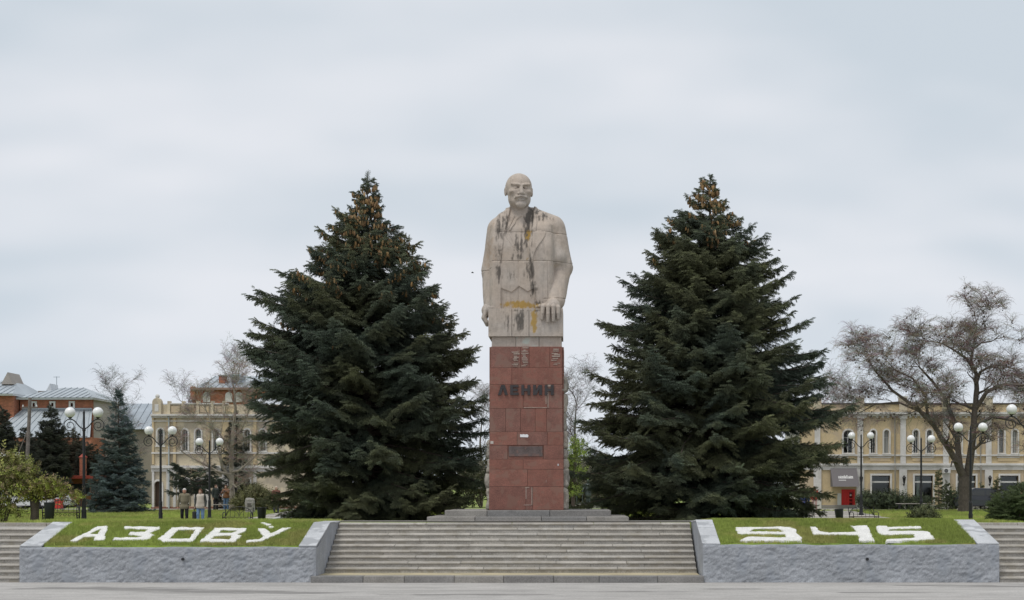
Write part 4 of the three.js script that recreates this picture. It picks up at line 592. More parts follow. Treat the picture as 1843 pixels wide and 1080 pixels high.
{
  let D = 90, h = hgt(20, D), q = B(1736, D, h);
  bareTree('bare_tree', 'huge bare tree with a forked thick trunk, in front of the yellow facade', [px(1736, D), h, -D], [
    [-1, 0, 9, q(1737, 922, 0, 0.4784), q(1737, 895, 0, 0.3864), q(1735, 858, 0, 0.368)],
    [3, 2.0, 2, q(1735, 860, 0, 0.276), q(1716, 825, 0.3, 0.192), q(1692, 792, 0.6, 0.16), q(1675, 768, 0.9, 0.136), q(1640, 735, 1.2, 0.104), q(1600, 705, 1.0, 0.08), q(1575, 675.002, 0.8, 0.048), q(1563, 657.034, 0.8, 0.032)],
    [3, 2.1, 2, q(1690, 790, 0.6, 0.112), q(1670, 745, -0.4, 0.088), q(1625, 722, -1.2, 0.064), q(1585, 725, -1.5, 0.048), q(1548, 745, -1.6, 0.024)],
    [3, 1.8, 2, q(1665, 757, 0.8, 0.104), q(1655, 715, 1.5, 0.08), q(1630, 684.376, 1.8, 0.056), q(1600, 670.314, 1.8, 0.04)],
    [3, 1.6, 2, q(1728, 850, 0, 0.208), q(1726, 800, -0.3, 0.176), q(1722, 760, -0.5, 0.144), q(1705, 715, -0.6, 0.104), q(1680, 684.376, -0.4, 0.08), q(1655, 660.94, 0, 0.048)],
    [3, 1.7, 2, q(1742, 855, 0, 0.276), q(1748, 800, 0.2, 0.216), q(1752, 750, 0.2, 0.192), q(1758, 700, 0, 0.16), q(1757, 672.658, 0, 0.128), q(1748, 651.566, 0, 0.096), q(1752, 621.88, 0, 0.072), q(1757, 590.632, 0, 0.04)],
    [3, 1.6, 2, q(1752, 664.846, 0, 0.104), q(1735, 646.878, 0.6, 0.088), q(1712, 633.598, 0.9, 0.064), q(1690, 620.318, 0.8, 0.048), q(1668, 615.63, 0.6, 0.032)],
    [3, 1.5, 2, q(1757, 692.188, 0, 0.112), q(1768, 668.752, -0.5, 0.088), q(1785, 659.378, -0.8, 0.072), q(1812, 653.909, -1, 0.048), q(1838, 662.502, -1.2, 0.032)],
    [3, 1.7, 2, q(1755, 735, 0.2, 0.16), q(1772, 705, 0.6, 0.12), q(1800, 693.75, 0.8, 0.096), q(1835, 695.313, 1, 0.072), q(1870, 705, 1.2, 0.048)],
    [3, 1.4, 2, q(1750, 770, 0.2, 0.128), q(1775, 752, 1.2, 0.096), q(1800, 757, 1.8, 0.072), q(1822, 768, 2, 0.04)],
    [3, 1.4, 2, q(1748, 631.254, 0, 0.072), q(1770, 615.63, -0.4, 0.056), q(1790, 612.506, -0.6, 0.04)],
  ], { seed: 61, mat: branchMat([0.12, 0.098, 0.08], 131), twig: [0.24, 0.2, 0.168], twigs: 1, twigSize: 1.1, buds: 0.2, wiggle: 0.55, lift: -0.01, k: 0.85, fork: 0.62, deep: 0 });
  // pale plane tree by the yellow corner house
  D = 96; h = hgt(-23, D); q = B(415, D, h);
  bareTree('bare_plane_tree', 'bare plane tree with pale mottled crooked branches, in front of the yellow corner house', [px(415, D), h, -D], [
    [-1, 0, 9, q(418, 920, 0, 0.24), q(417, 880, 0, 0.2)],
    [2, 1.3, 3, q(417, 882, 0, 0.17), q(416, 830, 0, 0.15), q(419, 780, 0, 0.12), q(424, 735, 0, 0.09), q(421, 700, 0, 0.05)],
    [2, 1.2, 3, q(417, 865, 0, 0.12), q(402, 840, 0.4, 0.1), q(395, 800, 0.5, 0.08), q(385, 765, 0.5, 0.06), q(372, 735, 0.4, 0.04)],
    [2, 1.1, 3, q(417, 855, 0, 0.11), q(398, 850, 0.6, 0.09), q(378, 838, 0.8, 0.07), q(352, 825, 0.8, 0.05), q(335, 815, 0.8, 0.03)],
    [2, 1.1, 3, q(417, 850, 0, 0.1), q(432, 848, 0.5, 0.08), q(447, 836, 0.6, 0.06), q(462, 822, 0.6, 0.04)],
    [2, 1.1, 3, q(417, 822, 0, 0.09), q(400, 790, -0.4, 0.07), q(386, 775, -0.6, 0.05), q(360, 760, -0.6, 0.03)],
    [2, 1.1, 3, q(418, 790, 0, 0.08), q(438, 770, 0.3, 0.06), q(448, 745, 0.3, 0.04)],
    [1, 0.8, 3, q(417, 880, 0.1, 0.08), q(425, 872, 0.8, 0.06), q(432, 877, 1.2, 0.05), q(447, 868, 1.3, 0.03)],
  ], { seed: 67, mat: branchMat([0.3, 0.265, 0.21], 133), twig: [0.28, 0.235, 0.185], twigs: 1, twigSize: 0.95, wiggle: 0.6 });
  // slighter bare trees farther off
  const plain = (name, x, yTop, D, s, say, col, w = 1, grp) => { const g = 1.33, H = py(yTop, D) - g; bareTree(name, say, [px(x, D), g, -D], [[2, H * 0.22 * w, 2, [0, -0.1, 0, H * 0.017], [0.1, H * 0.3, 0, H * 0.014], [-0.08, H * 0.6, 0.1, H * 0.009], [0.05, H * 0.82, 0, H * 0.004]]], { seed: s, mat: branchMat(col.map((z) => z * 0.8), 140 + s), twig: col, twigs: 1, twigSize: 1, wiggle: 0.5, lift: 0.1, group: grp }); };
  plain('bare_tree', 424, 668, 150, 71, 'tall pale bare tree rising behind the brick attic', [0.3, 0.27, 0.25], 1.2);
  plain('bare_tree', 208, 695, 130, 73, 'grey bare tree behind the blue grey spruce', [0.2, 0.18, 0.165]);
  plain('bare_tree', 338, 705, 140, 74, 'small bare tree behind the parapet of the yellow corner house', [0.24, 0.21, 0.19]);
  plain('bare_tree', 1036, 688, 120, 75, 'grey bare tree behind the pale green tree by the pedestal', [0.2, 0.18, 0.165], 1.1);
  plain('bare_tree', 866, 722, 120, 76, 'brown bare tree seen between the pedestal and the coned spruce', [0.19, 0.16, 0.135], 1.1);
  plain('bare_tree', 1512, 700, 125, 77, 'bare tree rising behind the shop with the dark awning', [0.17, 0.15, 0.13], 1.1);
}
// leafy shrubs: leaf sprays through an uneven volume, on stems
const leafGeo = (() => { const gb = new GB(), r = rng(8); for (let k = 0; k < 9; k++) { const a = k * 2.4, z = 0.03 + 0.028 * k, c = Math.cos(a), s = Math.sin(a), L = 0.075 + 0.03 * r(), w = 0.022, y = (r() - 0.3) * 0.05; const p = [0, 0, z], t = [c * L, s * L + y, z + 0.03], m1 = [c * L * 0.5 - s * w, s * L * 0.5 + c * w, z + 0.025], m2 = [c * L * 0.5 + s * w, s * L * 0.5 - c * w, z + 0.005]; gb.tri(p, m1, t); gb.tri(p, t, m2); } return gb.build(false); })();
function shrub(name, label, category, pos, o) {
  const R = rng(o.seed), t = thing(name, label, category, pos, 0, o.group), S = new Scatter(), gb = new GB(), lumps = [];
  for (let k = 0; k < (o.lumps ?? 7); k++) { const a = R() * 6.28, r = Math.sqrt(R()) * 0.75; lumps.push([Math.cos(a) * o.w * r, mix(o.y0 ?? 0.25, 0.85, R()) * o.h, Math.sin(a) * (o.d ?? o.w) * r, mix(0.3, 0.55, R()) * Math.min(o.w, o.h) * (o.lump ?? 1)]); }
  if (o.at) for (const l of o.at) lumps.push(l);
  for (const l of lumps) {
    const foot = o.foot ? [o.foot[0], o.foot[1], 0] : [l[0] * 0.25, 0, l[2] * 0.25]; gb.tube([foot, [mix(foot[0], l[0], 0.5) + (R() - 0.5) * 0.1, mix(foot[1], l[1], 0.5), mix(foot[2], l[2], 0.5)], [l[0], l[1], l[2]]], [o.stem ?? 0.025, (o.stem ?? 0.025) * 0.7, 0.008], 5);
    const n = Math.round(o.n * l[3] * l[3]);
    for (let k = 0; k < n; k++) { const u = R() * 2 - 1, a = R() * 6.28, q = Math.sqrt(1 - u * u), rr = l[3] * (0.35 + 0.75 * Math.cbrt(R())) * (0.7 + 0.6 * noise(u * 3 + l[0], a * 2, o.seed)), d = [q * Math.cos(a), u, q * Math.sin(a)], p = [l[0] + d[0] * rr, Math.max(0.04, l[1] + d[1] * rr * (o.flat ?? 1)), l[2] + d[2] * rr]; const v = 0.65 + 0.7 * R(), c = o.cols[Math.floor(R() * o.cols.length)]; S.add(p, [d[0] + (R() - 0.5), d[1] * 0.7 + (R() - 0.5) + (o.hang ?? 0.2), d[2] + (R() - 0.5)], (0.7 + 0.7 * R()) * (o.size ?? 1), c.map((z) => z * v)); }
  }
  if (o.trunk) gb.tube([[0, -0.1, 0], [0.02, o.trunk[0] * 0.5, 0], [0, o.trunk[0], 0]], [o.trunk[1] * 1.15, o.trunk[1], o.trunk[1] * 1.1], 9);
  mesh(o.trunk ? 'trunk' : 'stems', gb.build(), o.bark ?? M.bark, t); S.build(o.trunk ? 'crown' : 'foliage', o.geo ?? leafGeo, o.needles ? needleMat : leafMat, t); return t;
}
{
  const spring = [[0.15, 0.2, 0.04], [0.2, 0.22, 0.05], [0.12, 0.15, 0.04], [0.17, 0.15, 0.06]], dk = [[0.035, 0.05, 0.025], [0.05, 0.07, 0.03], [0.065, 0.085, 0.035]], olive = [[0.13, 0.13, 0.045], [0.1, 0.105, 0.04], [0.15, 0.14, 0.06]], lime = [[0.22, 0.3, 0.05], [0.18, 0.25, 0.045], [0.26, 0.33, 0.07]];
  let D = 57; const g = (x, d) => [px(x, d), hgt(px(x, d), d), -d];
  shrub('leafy_shrub', 'tall thin shrub of fresh yellow green leaves on many brown stems', 'shrub', g(-2, D), { seed: 3, w: 1.45, h: 2.75, lumps: 22, n: 420, cols: [[0.26, 0.29, 0.06], [0.3, 0.3, 0.08], [0.2, 0.22, 0.06], [0.2, 0.16, 0.08]], y0: 0.3, stem: 0.022, lump: 0.75, d: 1.0 });
  shrub('pruned_tree', 'small pruned tree with a thick short trunk and drooping new leaves, beside the bench', 'tree', g(62, D), { seed: 5, w: 1.35, h: 1.9, lumps: 7, n: 520, cols: [[0.28, 0.32, 0.06], [0.34, 0.33, 0.08], [0.2, 0.2, 0.06], [0.2, 0.14, 0.08]], y0: 0.65, flat: 0.6, hang: -0.5, trunk: [1.05, 0.16], foot: [0, 1.0], stem: 0.06, lump: 0.55, d: 0.6, at: [[0.9, 1.55, 0.2, 0.42], [1.45, 1.25, 0.1, 0.36], [0.45, 1.6, 0.2, 0.4]] });
  D = 92; shrub('hedge_shrub', 'rounded yellow green shrub next to the grey memorial stone', 'shrub', g(436, D), { seed: 7, w: 0.7, h: 1.3, n: 700, cols: olive }); shrub('hedge_shrub', 'wide yellow green shrub behind the grey memorial stone', 'shrub', g(474, 94), { seed: 8, w: 1.2, h: 1.4, n: 700, cols: olive, lumps: 10 });
  for (const [x, d, w, h, s, say] of [[1568, 100, 0.8, 1.0, 11, 'low dark green shrub at the foot of the lamp near the shop'], [1585, 101, 1.0, 0.9, 12, 'dark green shrub below the first big shop window'], [1622, 100, 1.2, 1.2, 13, 'rounded dark green shrub below the wall lantern'], [1655, 101, 0.9, 0.9, 14, 'dark green shrub beside the far bench'], [1712, 99, 0.8, 1.2, 15, 'dark shrub at the foot of the huge bare tree']]) shrub('dark_shrub', say, 'shrub', g(x, d), { seed: s, w, h, n: 520, cols: dk, group: 'shrubs along the yellow facade' });
  shrub('low_shrub', 'low wide olive green shrub alone on the lawn above the white number', 'shrub', g(1661, 78), { seed: 17, w: 0.75, h: 0.6, n: 1100, cols: [[0.075, 0.09, 0.035], [0.1, 0.11, 0.045]], lumps: 9 });
  shrub('pine_shrub', 'feathery green young pine beside the right side staircase', 'shrub', g(1832, 56), { seed: 19, w: 0.9, h: 1.3, n: 700, cols: [[0.07, 0.1, 0.035], [0.09, 0.12, 0.045]], lumps: 13, geo: sprigGeo, needles: true, size: 0.6 });
  shrub('pine_shrub', 'smaller feathery young pine at the lawn edge beside the side staircase', 'shrub', g(1812, 60), { seed: 20, w: 0.6, h: 1.0, n: 700, cols: [[0.07, 0.1, 0.035], [0.09, 0.12, 0.045]], lumps: 8, geo: sprigGeo, needles: true, size: 0.6 });
  shrub('pale_tree', 'slender tree in bright pale green leaf, beside the pedestal', 'tree', g(1031, 76), { seed: 21, w: 1.0, h: 4.9, lumps: 22, n: 520, cols: lime, y0: 0.3, trunk: [1.6, 0.1], foot: [0, 1.4], lump: 0.55, hang: -0.1 });
  for (const [x, d, w, h, s, say] of [[1040, 116, 2.6, 3.2, 23, 'grey green shrub thicket behind the bronze sculpture'], [1075, 112, 2.4, 2.4, 24, 'dense grey green shrub beside the bronze sculpture'], [1006, 112, 2.4, 3.0, 25, 'grey green shrub hidden mostly behind the pedestal'], [872, 110, 2.2, 3.6, 26, 'brown green shrub between the pedestal and the coned spruce']]) shrub('thicket_shrub', say, 'shrub', g(x, d), { seed: s, w, h, n: 170, cols: [[0.1, 0.1, 0.06], [0.13, 0.12, 0.08], [0.075, 0.08, 0.04]], lumps: 12, size: 1.6, group: 'thickets behind the monument' });
  const wood = (x0, x1, D, h, seed) => { const S = new Scatter(), R = rng(seed); for (let k = 0; k < 5200; k++) { const x = mix(x0, x1, R()), top = h * (0.55 + 0.6 * fbm(x * 0.16, seed, 3, 3)); S.add([x, 1.2 + Math.pow(R(), 0.7) * top, -D - R() * 9], [R() - 0.5, R() - 0.2, R() - 0.2], 3.2 + 2 * R(), [[0.06, 0.062, 0.036], [0.085, 0.078, 0.05], [0.05, 0.055, 0.035]][Math.floor(R() * 3)]); } const w = S.build(numbered('far_wood'), leafGeo, leafMat, scene); w.userData = { kind: 'stuff', label: 'far belt of dull green trees closing the square', category: 'trees' }; };
  wood(-95, 110, 172, 5.5, 5);
}
// ---------------------------------------------------------------- grass blades
{
  const bladeGeo = (() => { const gb = new GB(), r = rng(2); for (let k = 0; k < 11; k++) { const a = r() * 6.28, c = Math.cos(a), s = Math.sin(a), x = (r() - 0.5) * 0.14, z = (r() - 0.5) * 0.14, h = 0.045 + 0.05 * r(), l = 0.03 * r(), w = 0.006; gb.tri([x - s * w, 0, z + c * w], [x + s * w, 0, z - c * w], [x + c * l, h, z + s * l]); } return gb.build(false); })();
  const R = rng(77), mat = std({ roughness: 0.8 });
  const inLoop = (l, x, y) => { let c = false; for (let i = 0, j = l.length - 1; i < l.length; j = i++) { const [a, b] = l[i], [p, q] = l[j]; if ((b > y) !== (q > y) && x < (p - a) * (y - b) / (q - b) + a) c = !c; } return c; };
  const onGlyph = (x, D) => D < 48.3 && Object.values(glyphs).some(([o, ...h]) => inLoop(o, x, D) && !h.some((l) => inLoop(l, x, D)));
  const lawn = (name, label, x0, x1, d0, d1, n, hf, s) => { const S = new Scatter(); for (let k = 0; k < n; k++) { const x = mix(x0, x1, R()), D = mix(d0, d1, R()); if (onGlyph(x, D) || (D > 78.8 && D < 93.6 && ((x > px(1402, 86) && x < px(1572, 86)) || (x > px(478, 86) && x < px(560, 86))))) continue; const dry = sstep(0.5, 0.66, fbm(x * 0.9, D * 1.3, 7, 4)), v = (0.7 + 0.6 * R()) * (0.8 + 0.4 * noise(x * 0.5, D * 0.5, 3)); S.l.push([x, hf(x, D) - 0.01, -D, 0, Math.sin(k), 0, Math.cos(k), s * (0.7 + 0.6 * R()), [mix(0.315, 0.4, dry) * v, mix(0.385, 0.4, dry) * v, mix(0.08, 0.12, dry) * v]]); } const m = S.build(numbered(name), bladeGeo, mat, scene); m.userData = { kind: 'stuff', label, category: 'grass' }; };
  lawn('bank_grass', 'mown spring grass on the bank around the white word', -16.46, -8.52, 45.6, 50.2, 26000, (x, D) => bankY(1.09, D), 1);
  lawn('bank_grass', 'mown spring grass on the bank around the white number', 4.5, 12.42, 45.6, 50.2, 26000, (x, D) => bankY(1.16, D), 1);
  lawn('lawn_grass', 'spring grass on the lawn beyond the bank with the white word', -34, -8.6, 50.2, 66, 26000, hgt, 1.25);
  lawn('lawn_grass', 'spring grass on the lawn beyond the bank with the white number', 4.6, 24, 50.2, 66, 22000, hgt, 1.25);
  lawn('lawn_grass', 'spring grass on the rising lawn before the yellow corner house', -42, 0, 75.6, 94.4, 42000, hgt, 1.7);
  lawn('lawn_grass', 'spring grass on the rising lawn before the yellow facade', 0, 36, 75.6, 94.4, 36000, hgt, 1.7);
}
// ================================================================ buildings round the square
const wallTex = (c, seed, stain) => std({ map: mineral(c, { coarse: 0.16, fine: 0.1, tile: 5, size: 512, seed, stain }), bumpMap: grain, bumpScale: 0.004, roughness: 0.92 });
const Y1 = wallTex([0.6, 0.475, 0.29], 151, [0.52, 0.42, 0.29]), Y2 = wallTex([0.62, 0.535, 0.39], 152, [0.46, 0.4, 0.31]), TRIM = wallTex([0.66, 0.64, 0.61], 153, [0.56, 0.54, 0.5]);
const glass = new THREE.MeshPhysicalMaterial({ color: rgb(0.85, 0.9, 0.9), roughness: 0.03, transmission: 1, thickness: 0, ior: 1.5 }), carGlass = new THREE.MeshPhysicalMaterial({ color: rgb(0.05, 0.055, 0.06), roughness: 0.08, clearcoat: 0.5 }), curtain = std({ color: rgb(0.33, 0.34, 0.33), roughness: 0.5 }), sash = std({ color: rgb(0.62, 0.62, 0.6), roughness: 0.6 }), darkWood = std({ color: rgb(0.07, 0.045, 0.03) });
const metalRoof = (c, seed) => std({ map: mineral(c, { coarse: 0.2, fine: 0.08, tile: 4, size: 256, seed }), roughness: 0.5, metalness: 0.25 });
const RF1 = metalRoof([0.42, 0.46, 0.49], 161), RF2 = metalRoof([0.36, 0.40, 0.44], 162), RF3 = metalRoof([0.6, 0.62, 0.64], 163);
const brick = std({ map: tex(512, (u, v) => { const R = 32, C = 12, r = Math.floor(v * R), o = (r % 2) * 0.5, c = Math.floor(u * C + o), fu = (u * C + o) - c, fv = v * R - r, k = 0.75 + 0.5 * hash3(c % C, r, 3), m = fv < 0.13 || fu < 0.05, n = 0.85 + 0.3 * tfbm(u, v, 8, 4, 166); return m ? [0.33 * n, 0.25 * n, 0.2 * n] : [0.36 * k * n, 0.125 * k * n, 0.065 * k * n]; }, { tile: 2.6 }), roughness: 0.9 });
class Site {                                             // photo columns and rows on a wall plane at depth D -> local metres from the thing's foot
  constructor(name, label, D, x0, category = 'building', g = 1.33) { this.D = D; this.gx = px(x0, D); this.g = g; this.t = thing(name, label, category, [this.gx, g, -D]); }
  x(a) { return px(a, this.D) - this.gx; } y(b) { return py(b, this.D) - this.g; }
  box(name, xa, xb, yTop, yBot, z0, z1, mat, parent = this.t, r = 0.01) { return boxAt(name, this.x(xa), this.x(xb), this.y(yBot), this.y(yTop), z0, z1, mat, parent, r); }
}
const rectLoop = (x0, x1, y0, y1) => [[x0, y0], [x1, y0], [x1, y1], [x0, y1]];
const archLoop = (x0, x1, y0, y1) => { const r = (x1 - x0) / 2, c = (x0 + x1) / 2, o = [[x0, y0], [x1, y0]]; for (let k = 0; k <= 8; k++) { const a = Math.PI * k / 8; o.push([c + Math.cos(a) * r, y1 - r + Math.sin(a) * r]); } return o; };
const V2 = (l) => l.map(([a, b]) => new THREE.Vector2(a, b));
function wallWithHoles(name, outline, holes, depth, mat, parent) { const s = new THREE.Shape(V2(outline)); for (const h of holes) s.holes.push(new THREE.Path(V2(h))); const g = new THREE.ExtrudeGeometry(s, { depth, bevelEnabled: false }); g.translate(0, 0, -depth); metric(g); return mesh(name, g, mat, parent); }
function frameOf(name, outer, inner, z0, z1, mat, parent) { const s = new THREE.Shape(V2(outer)); s.holes.push(new THREE.Path(V2(inner))); const g = new THREE.ExtrudeGeometry(s, { depth: z1 - z0, bevelEnabled: false }); g.translate(0, 0, z0); metric(g); return mesh(name, g, mat, parent); }
function paneOf(loop, z, mat, parent) { const g = new THREE.ExtrudeGeometry(new THREE.Shape(V2(loop)), { depth: 0.02, bevelEnabled: false }); g.translate(0, 0, z); metric(g); return mesh('pane', g, mat, parent); }
function archWindow(site, x0, x1, y0, y1, o = {}) {       // narrow round-headed window with a raised surround
  const w = group('window', site.t), L = archLoop(x0, x1, y0, y1), e = o.e ?? 0.11;
  paneOf(L, -0.2, o.pane ?? glass, w); frameOf('surround', archLoop(x0 - e, x1 + e, y0 - 0.02, y1 + e), archLoop(x0, x1, y0, y1), 0.003, 0.09, TRIM, w);
  frameOf('sash', archLoop(x0 - 0.005, x1 + 0.005, y0 - 0.005, y1 + 0.005), archLoop(x0 + 0.04, x1 - 0.04, y0 + 0.05, y1 - 0.04), -0.17, -0.12, sash, w);
  boxAt('mullion', (x0 + x1) / 2 - 0.018, (x0 + x1) / 2 + 0.018, y0 + 0.05, y1 - 0.1, -0.165, -0.125, sash, w, 0.004); boxAt('transom', x0 + 0.04, x1 - 0.04, y0 + (y1 - y0) * 0.66, y0 + (y1 - y0) * 0.66 + 0.035, -0.163, -0.128, sash, w, 0.004);
  boxAt('sill', x0 - e - 0.05, x1 + e + 0.05, y0 - 0.1, y0 - 0.022, 0.004, 0.16, TRIM, w); return L;
}
const roomWall = std({ color: rgb(0.45, 0.43, 0.39) });
function rooms(parent, x0, x1, y0, y1, z0, z1, floors = 1) {   // hollow shell behind a facade: floors, back and end walls, roof slab
  const gb = new GB(); gb.box(x0, x1, y0, y1, z0, z0 + 0.3); gb.box(x0, x0 + 0.3, y0, y1, z0 + 0.302, z1); gb.box(x1 - 0.3, x1, y0, y1, z0 + 0.302, z1); gb.box(x0 + 0.302, x1 - 0.302, y1 - 0.3, y1, z0 + 0.302, z1); for (let k = 0; k < floors; k++) { const y = mix(y0, y1, k / floors); gb.box(x0 + 0.302, x1 - 0.302, y, y + 0.25, z0 + 0.302, z1); }
  for (let x = x0 + 4.2; x < x1 - 2; x += 4.2) gb.box(x, x + 0.2, y0 + 0.26, y1 - 0.302, z0 + 0.302, z1 - 0.4);
  mesh('rear_walls', gb.build(), roomWall, parent);
}
// ---------------------------------------------------------------- long yellow two-storey facade
{
  const s = new Site('shop_building', 'long yellow two-storey building with white trim, big shop windows and arched upper windows', 105, 1548), t = s.t, bays = [1471, 1548, 1625, 1702, 1779, 1856, 1933], holes = [], ups = [], big = [];
  bays.slice(0, -1).forEach((p, k) => {
    for (const [a, b] of k ? [[19, 28], [43, 52]] : [[47, 64]]) ups.push([s.x(p + a), s.x(p + b), s.y(816), s.y(774)]);
    if (k) big.push([s.x(p + 21), s.x(p + 54), s.y(906), s.y(856)]);
  });
  ups.forEach((u) => holes.push(archLoop(...u))); big.forEach((b) => holes.push(rectLoop(...b))); const door = [s.x(1516), s.x(1537), s.y(916.5), s.y(883)]; holes.push(rectLoop(...door));
  wallWithHoles('wall', rectLoop(s.x(1440), s.x(1960), s.y(918), s.y(728)), holes, 0.3, Y1, t);
  rooms(t, s.x(1442), s.x(1958), 0, s.y(732), -8, -0.302, 2);
  ups.forEach((u, k) => archWindow(s, ...u, { pane: k % 3 === 2 ? curtain : glass }));
  big.forEach(([x0, x1, y0, y1], k) => { const w = group('shop_window', t); paneOf(rectLoop(x0, x1, y0, y1), -0.22, glass, w); frameOf('surround', rectLoop(x0 - 0.12, x1 + 0.12, y0 - 0.06, y1 + 0.14), rectLoop(x0, x1, y0, y1), 0.003, 0.07, TRIM, w); frameOf('frame', rectLoop(x0 - 0.005, x1 + 0.005, y0 - 0.005, y1 + 0.005), rectLoop(x0 + 0.05, x1 - 0.05, y0 + 0.06, y1 - 0.05), -0.18, -0.11, darkWood, w); boxAt('transom', x0 + 0.045, x1 - 0.045, s.y(869), s.y(866), -0.2, -0.09, sash, w); });
  for (const p of bays) {
    s.box('pilaster', p - 7, p + 7, 846, 916, 0.003, 0.12, TRIM, t); s.box('pilaster', p - 5, p + 5, 752, 834, 0.003, 0.12, TRIM, t); s.box('capital', p - 7, p + 7, 748, 754, 0.12, 0.2, TRIM, t); s.box('parapet_pier', p - 7, p + 7, 716, 742, -0.28, 0.16, Y2, t); s.box('pier_cap', p - 8.5, p + 8.5, 713, 716, -0.34, 0.22, TRIM, t);
    s.box('panel', p + 22, p + 53, 846, 851, 0.004, 0.03, Y1, t); s.box('panel', p + 17, p + 54, 824, 830, 0.003, 0.05, Y1, t); s.box('panel_frame', p + 15, p + 56, 822, 824, 0.003, 0.07, TRIM, t);
  }
  s.box('string_course', 1440, 1960, 834, 838, 0.002, 0.22, TRIM, t); s.box('frieze', 1440, 1960, 838, 846, 0.001, 0.1, TRIM, t); s.box('sill_band', 1440, 1960, 818, 821, 0.002, 0.14, TRIM, t); s.box('cornice', 1440, 1960, 742, 746, 0.002, 0.38, TRIM, t); s.box('cornice', 1440, 1960, 746, 749, 0.002, 0.24, TRIM, t); s.box('coping', 1440, 1960, 725.4, 728, -0.36, 0.1, std({ color: rgb(0.07, 0.06, 0.055), roughness: 0.6 }), t); s.box('plinth', 1440, 1960, 909, 918, 0.002, 0.08, wallTex([0.3, 0.28, 0.26], 155), t);
  for (let k = 0; k < 52; k++) { const a = 1446 + k * 10; s.box('dentil', a, a + 4, 749.2, 752, 0.003, 0.16, TRIM, t); }
  for (const x of [1610, 1764]) { const g = new GB(); g.tube([[s.x(x), s.y(742), 0.3], [s.x(x), s.y(750), 0.12], [s.x(x), s.y(836), 0.12], [s.x(x), s.y(840), 0.3], [s.x(x), s.y(848), 0.2], [s.x(x), s.y(912), 0.16]], 0.055, 7); mesh('drain_pipe', g.build(), std({ color: rgb(0.28, 0.26, 0.22), roughness: 0.6 }), t); }
  // entrance
  const dr = group('door', t), redP = std({ color: rgb(0.62, 0.02, 0.018), roughness: 0.45 }); boxAt('leaf', door[0] + 0.03, (door[0] + door[1]) / 2 - 0.006, door[2], door[3] - 0.03, -0.16, -0.08, redP, dr); boxAt('leaf', (door[0] + door[1]) / 2 + 0.006, door[1] - 0.03, door[2], door[3] - 0.03, -0.16, -0.08, redP, dr);
  for (let k = 0; k < 4; k++) boxAt('pane', (door[0] + door[1]) / 2 + 0.1, door[1] - 0.1, door[2] + 0.3 + k * 0.24, door[2] + 0.48 + k * 0.24, -0.079, -0.07, std({ color: rgb(0.12, 0.01, 0.01), roughness: 0.2 }), dr, 0.004);
  boxAt('notice', (door[0] + door[1]) / 2 + 0.14, (door[0] + door[1]) / 2 + 0.24, door[2] + 0.95, door[2] + 1.06, -0.069, -0.062, sash, dr, 0.003); frameOf('door_frame', rectLoop(door[0] - 0.06, door[1] + 0.06, door[2] - 0.001, door[3] + 0.08), rectLoop(door[0] + 0.028, door[1] - 0.028, door[2] + 0.001, door[3] - 0.028), -0.2, 0.05, redP, dr);
  s.box('white_panel', 1507, 1514, 888, 915, 0.003, 0.05, sash, t);
  { const g = new GB(), a = s.x(1494), b = s.x(1541), a1 = s.x(1494), yt = s.y(843), yb = s.y(876), d = 1.25; g.quad([a, yb, d], [b, yb, d], [b, yt, 0.14], [a, yt, 0.14]); g.tri([b, yb, d], [b, yb, 0.14], [b, yt, 0.14]); g.tri([a, yb, 0.14], [a, yb, d], [a, yt, 0.14]); g.quad([a, yb, 0.14], [b, yb, 0.14], [b, yb, d], [a, yb, d]); const aw = mesh('awning', g.build(), std({ color: rgb(0.145, 0.132, 0.135), roughness: 0.8 }), t);
    const R = rng(3), sl = new GB(); let q = s.x(1506); const put = (xw, h, base, slope) => { const f0 = (base - yt) / (yb - yt), f1 = (base + h - yt) / (yb - yt), z0 = mix(0.14, d, f0) + 0.012, z1 = mix(0.14, d, f1) + 0.012; sl.quad([q, base, z0], [q + xw, base, z0], [q + xw, base + h, z1], [q, base + h, z1]); };
    for (let k = 0; k < 13; k++) { const w = 0.045, h = [0.17, 0.17, 0.2, 0.17, 0.17, 0.24, 0.17, 0.24][k % 8]; put(w, h, s.y(861.5), 0); if (k % 2) { const o = q; q += w; put(0.035, 0.04, s.y(861.5) + (k % 4 > 1 ? h - 0.04 : 0.06), 0); q = o; } q += 0.082; } q = s.x(1506); for (let k = 0; k < 7; k++) { put(0.05, 0.05, s.y(865), 0); q += 0.075; } mesh('lettering', sl.build(), std({ color: rgb(0.75, 0.74, 0.72) }), aw); }
  // wall fittings
  for (const p of [1548, 1625, 1779]) { const l = group('wall_lantern', t), g = new THREE.LatheGeometry([[0.001, 0], [0.05, 0.03], [0.04, 0.12], [0.06, 0.14], [0.13, 0.5], [0.15, 0.52], [0.05, 0.66], [0.001, 0.7]].map((q) => new THREE.Vector2(...q)), 6); const b = mesh('lantern', g, M.black, l); b.position.set(s.x(p), s.y(873), 0.42); const a = new GB(); a.tube([[s.x(p), s.y(871), 0.12], [s.x(p), s.y(874.5), 0.3], [s.x(p), s.y(873), 0.42]], 0.025, 6); mesh('bracket', a.build(), M.black, l); }
  { const a = group('air_conditioner', t); s.box('case', 1695, 1708, 843, 852, 0.16, 0.5, sash, a, 0.03); const f = mesh('fan_grille', new THREE.TorusGeometry(0.12, 0.016, 6, 20), M.black, a); f.position.set(s.x(1700), s.y(847.5), 0.505); const f2 = mesh('fan', new THREE.CylinderGeometry(0.11, 0.11, 0.012, 18), std({ color: rgb(0.12, 0.12, 0.12) }), a); f2.rotation.x = Math.PI / 2; f2.position.set(s.x(1700), s.y(847.5), 0.502); }
}
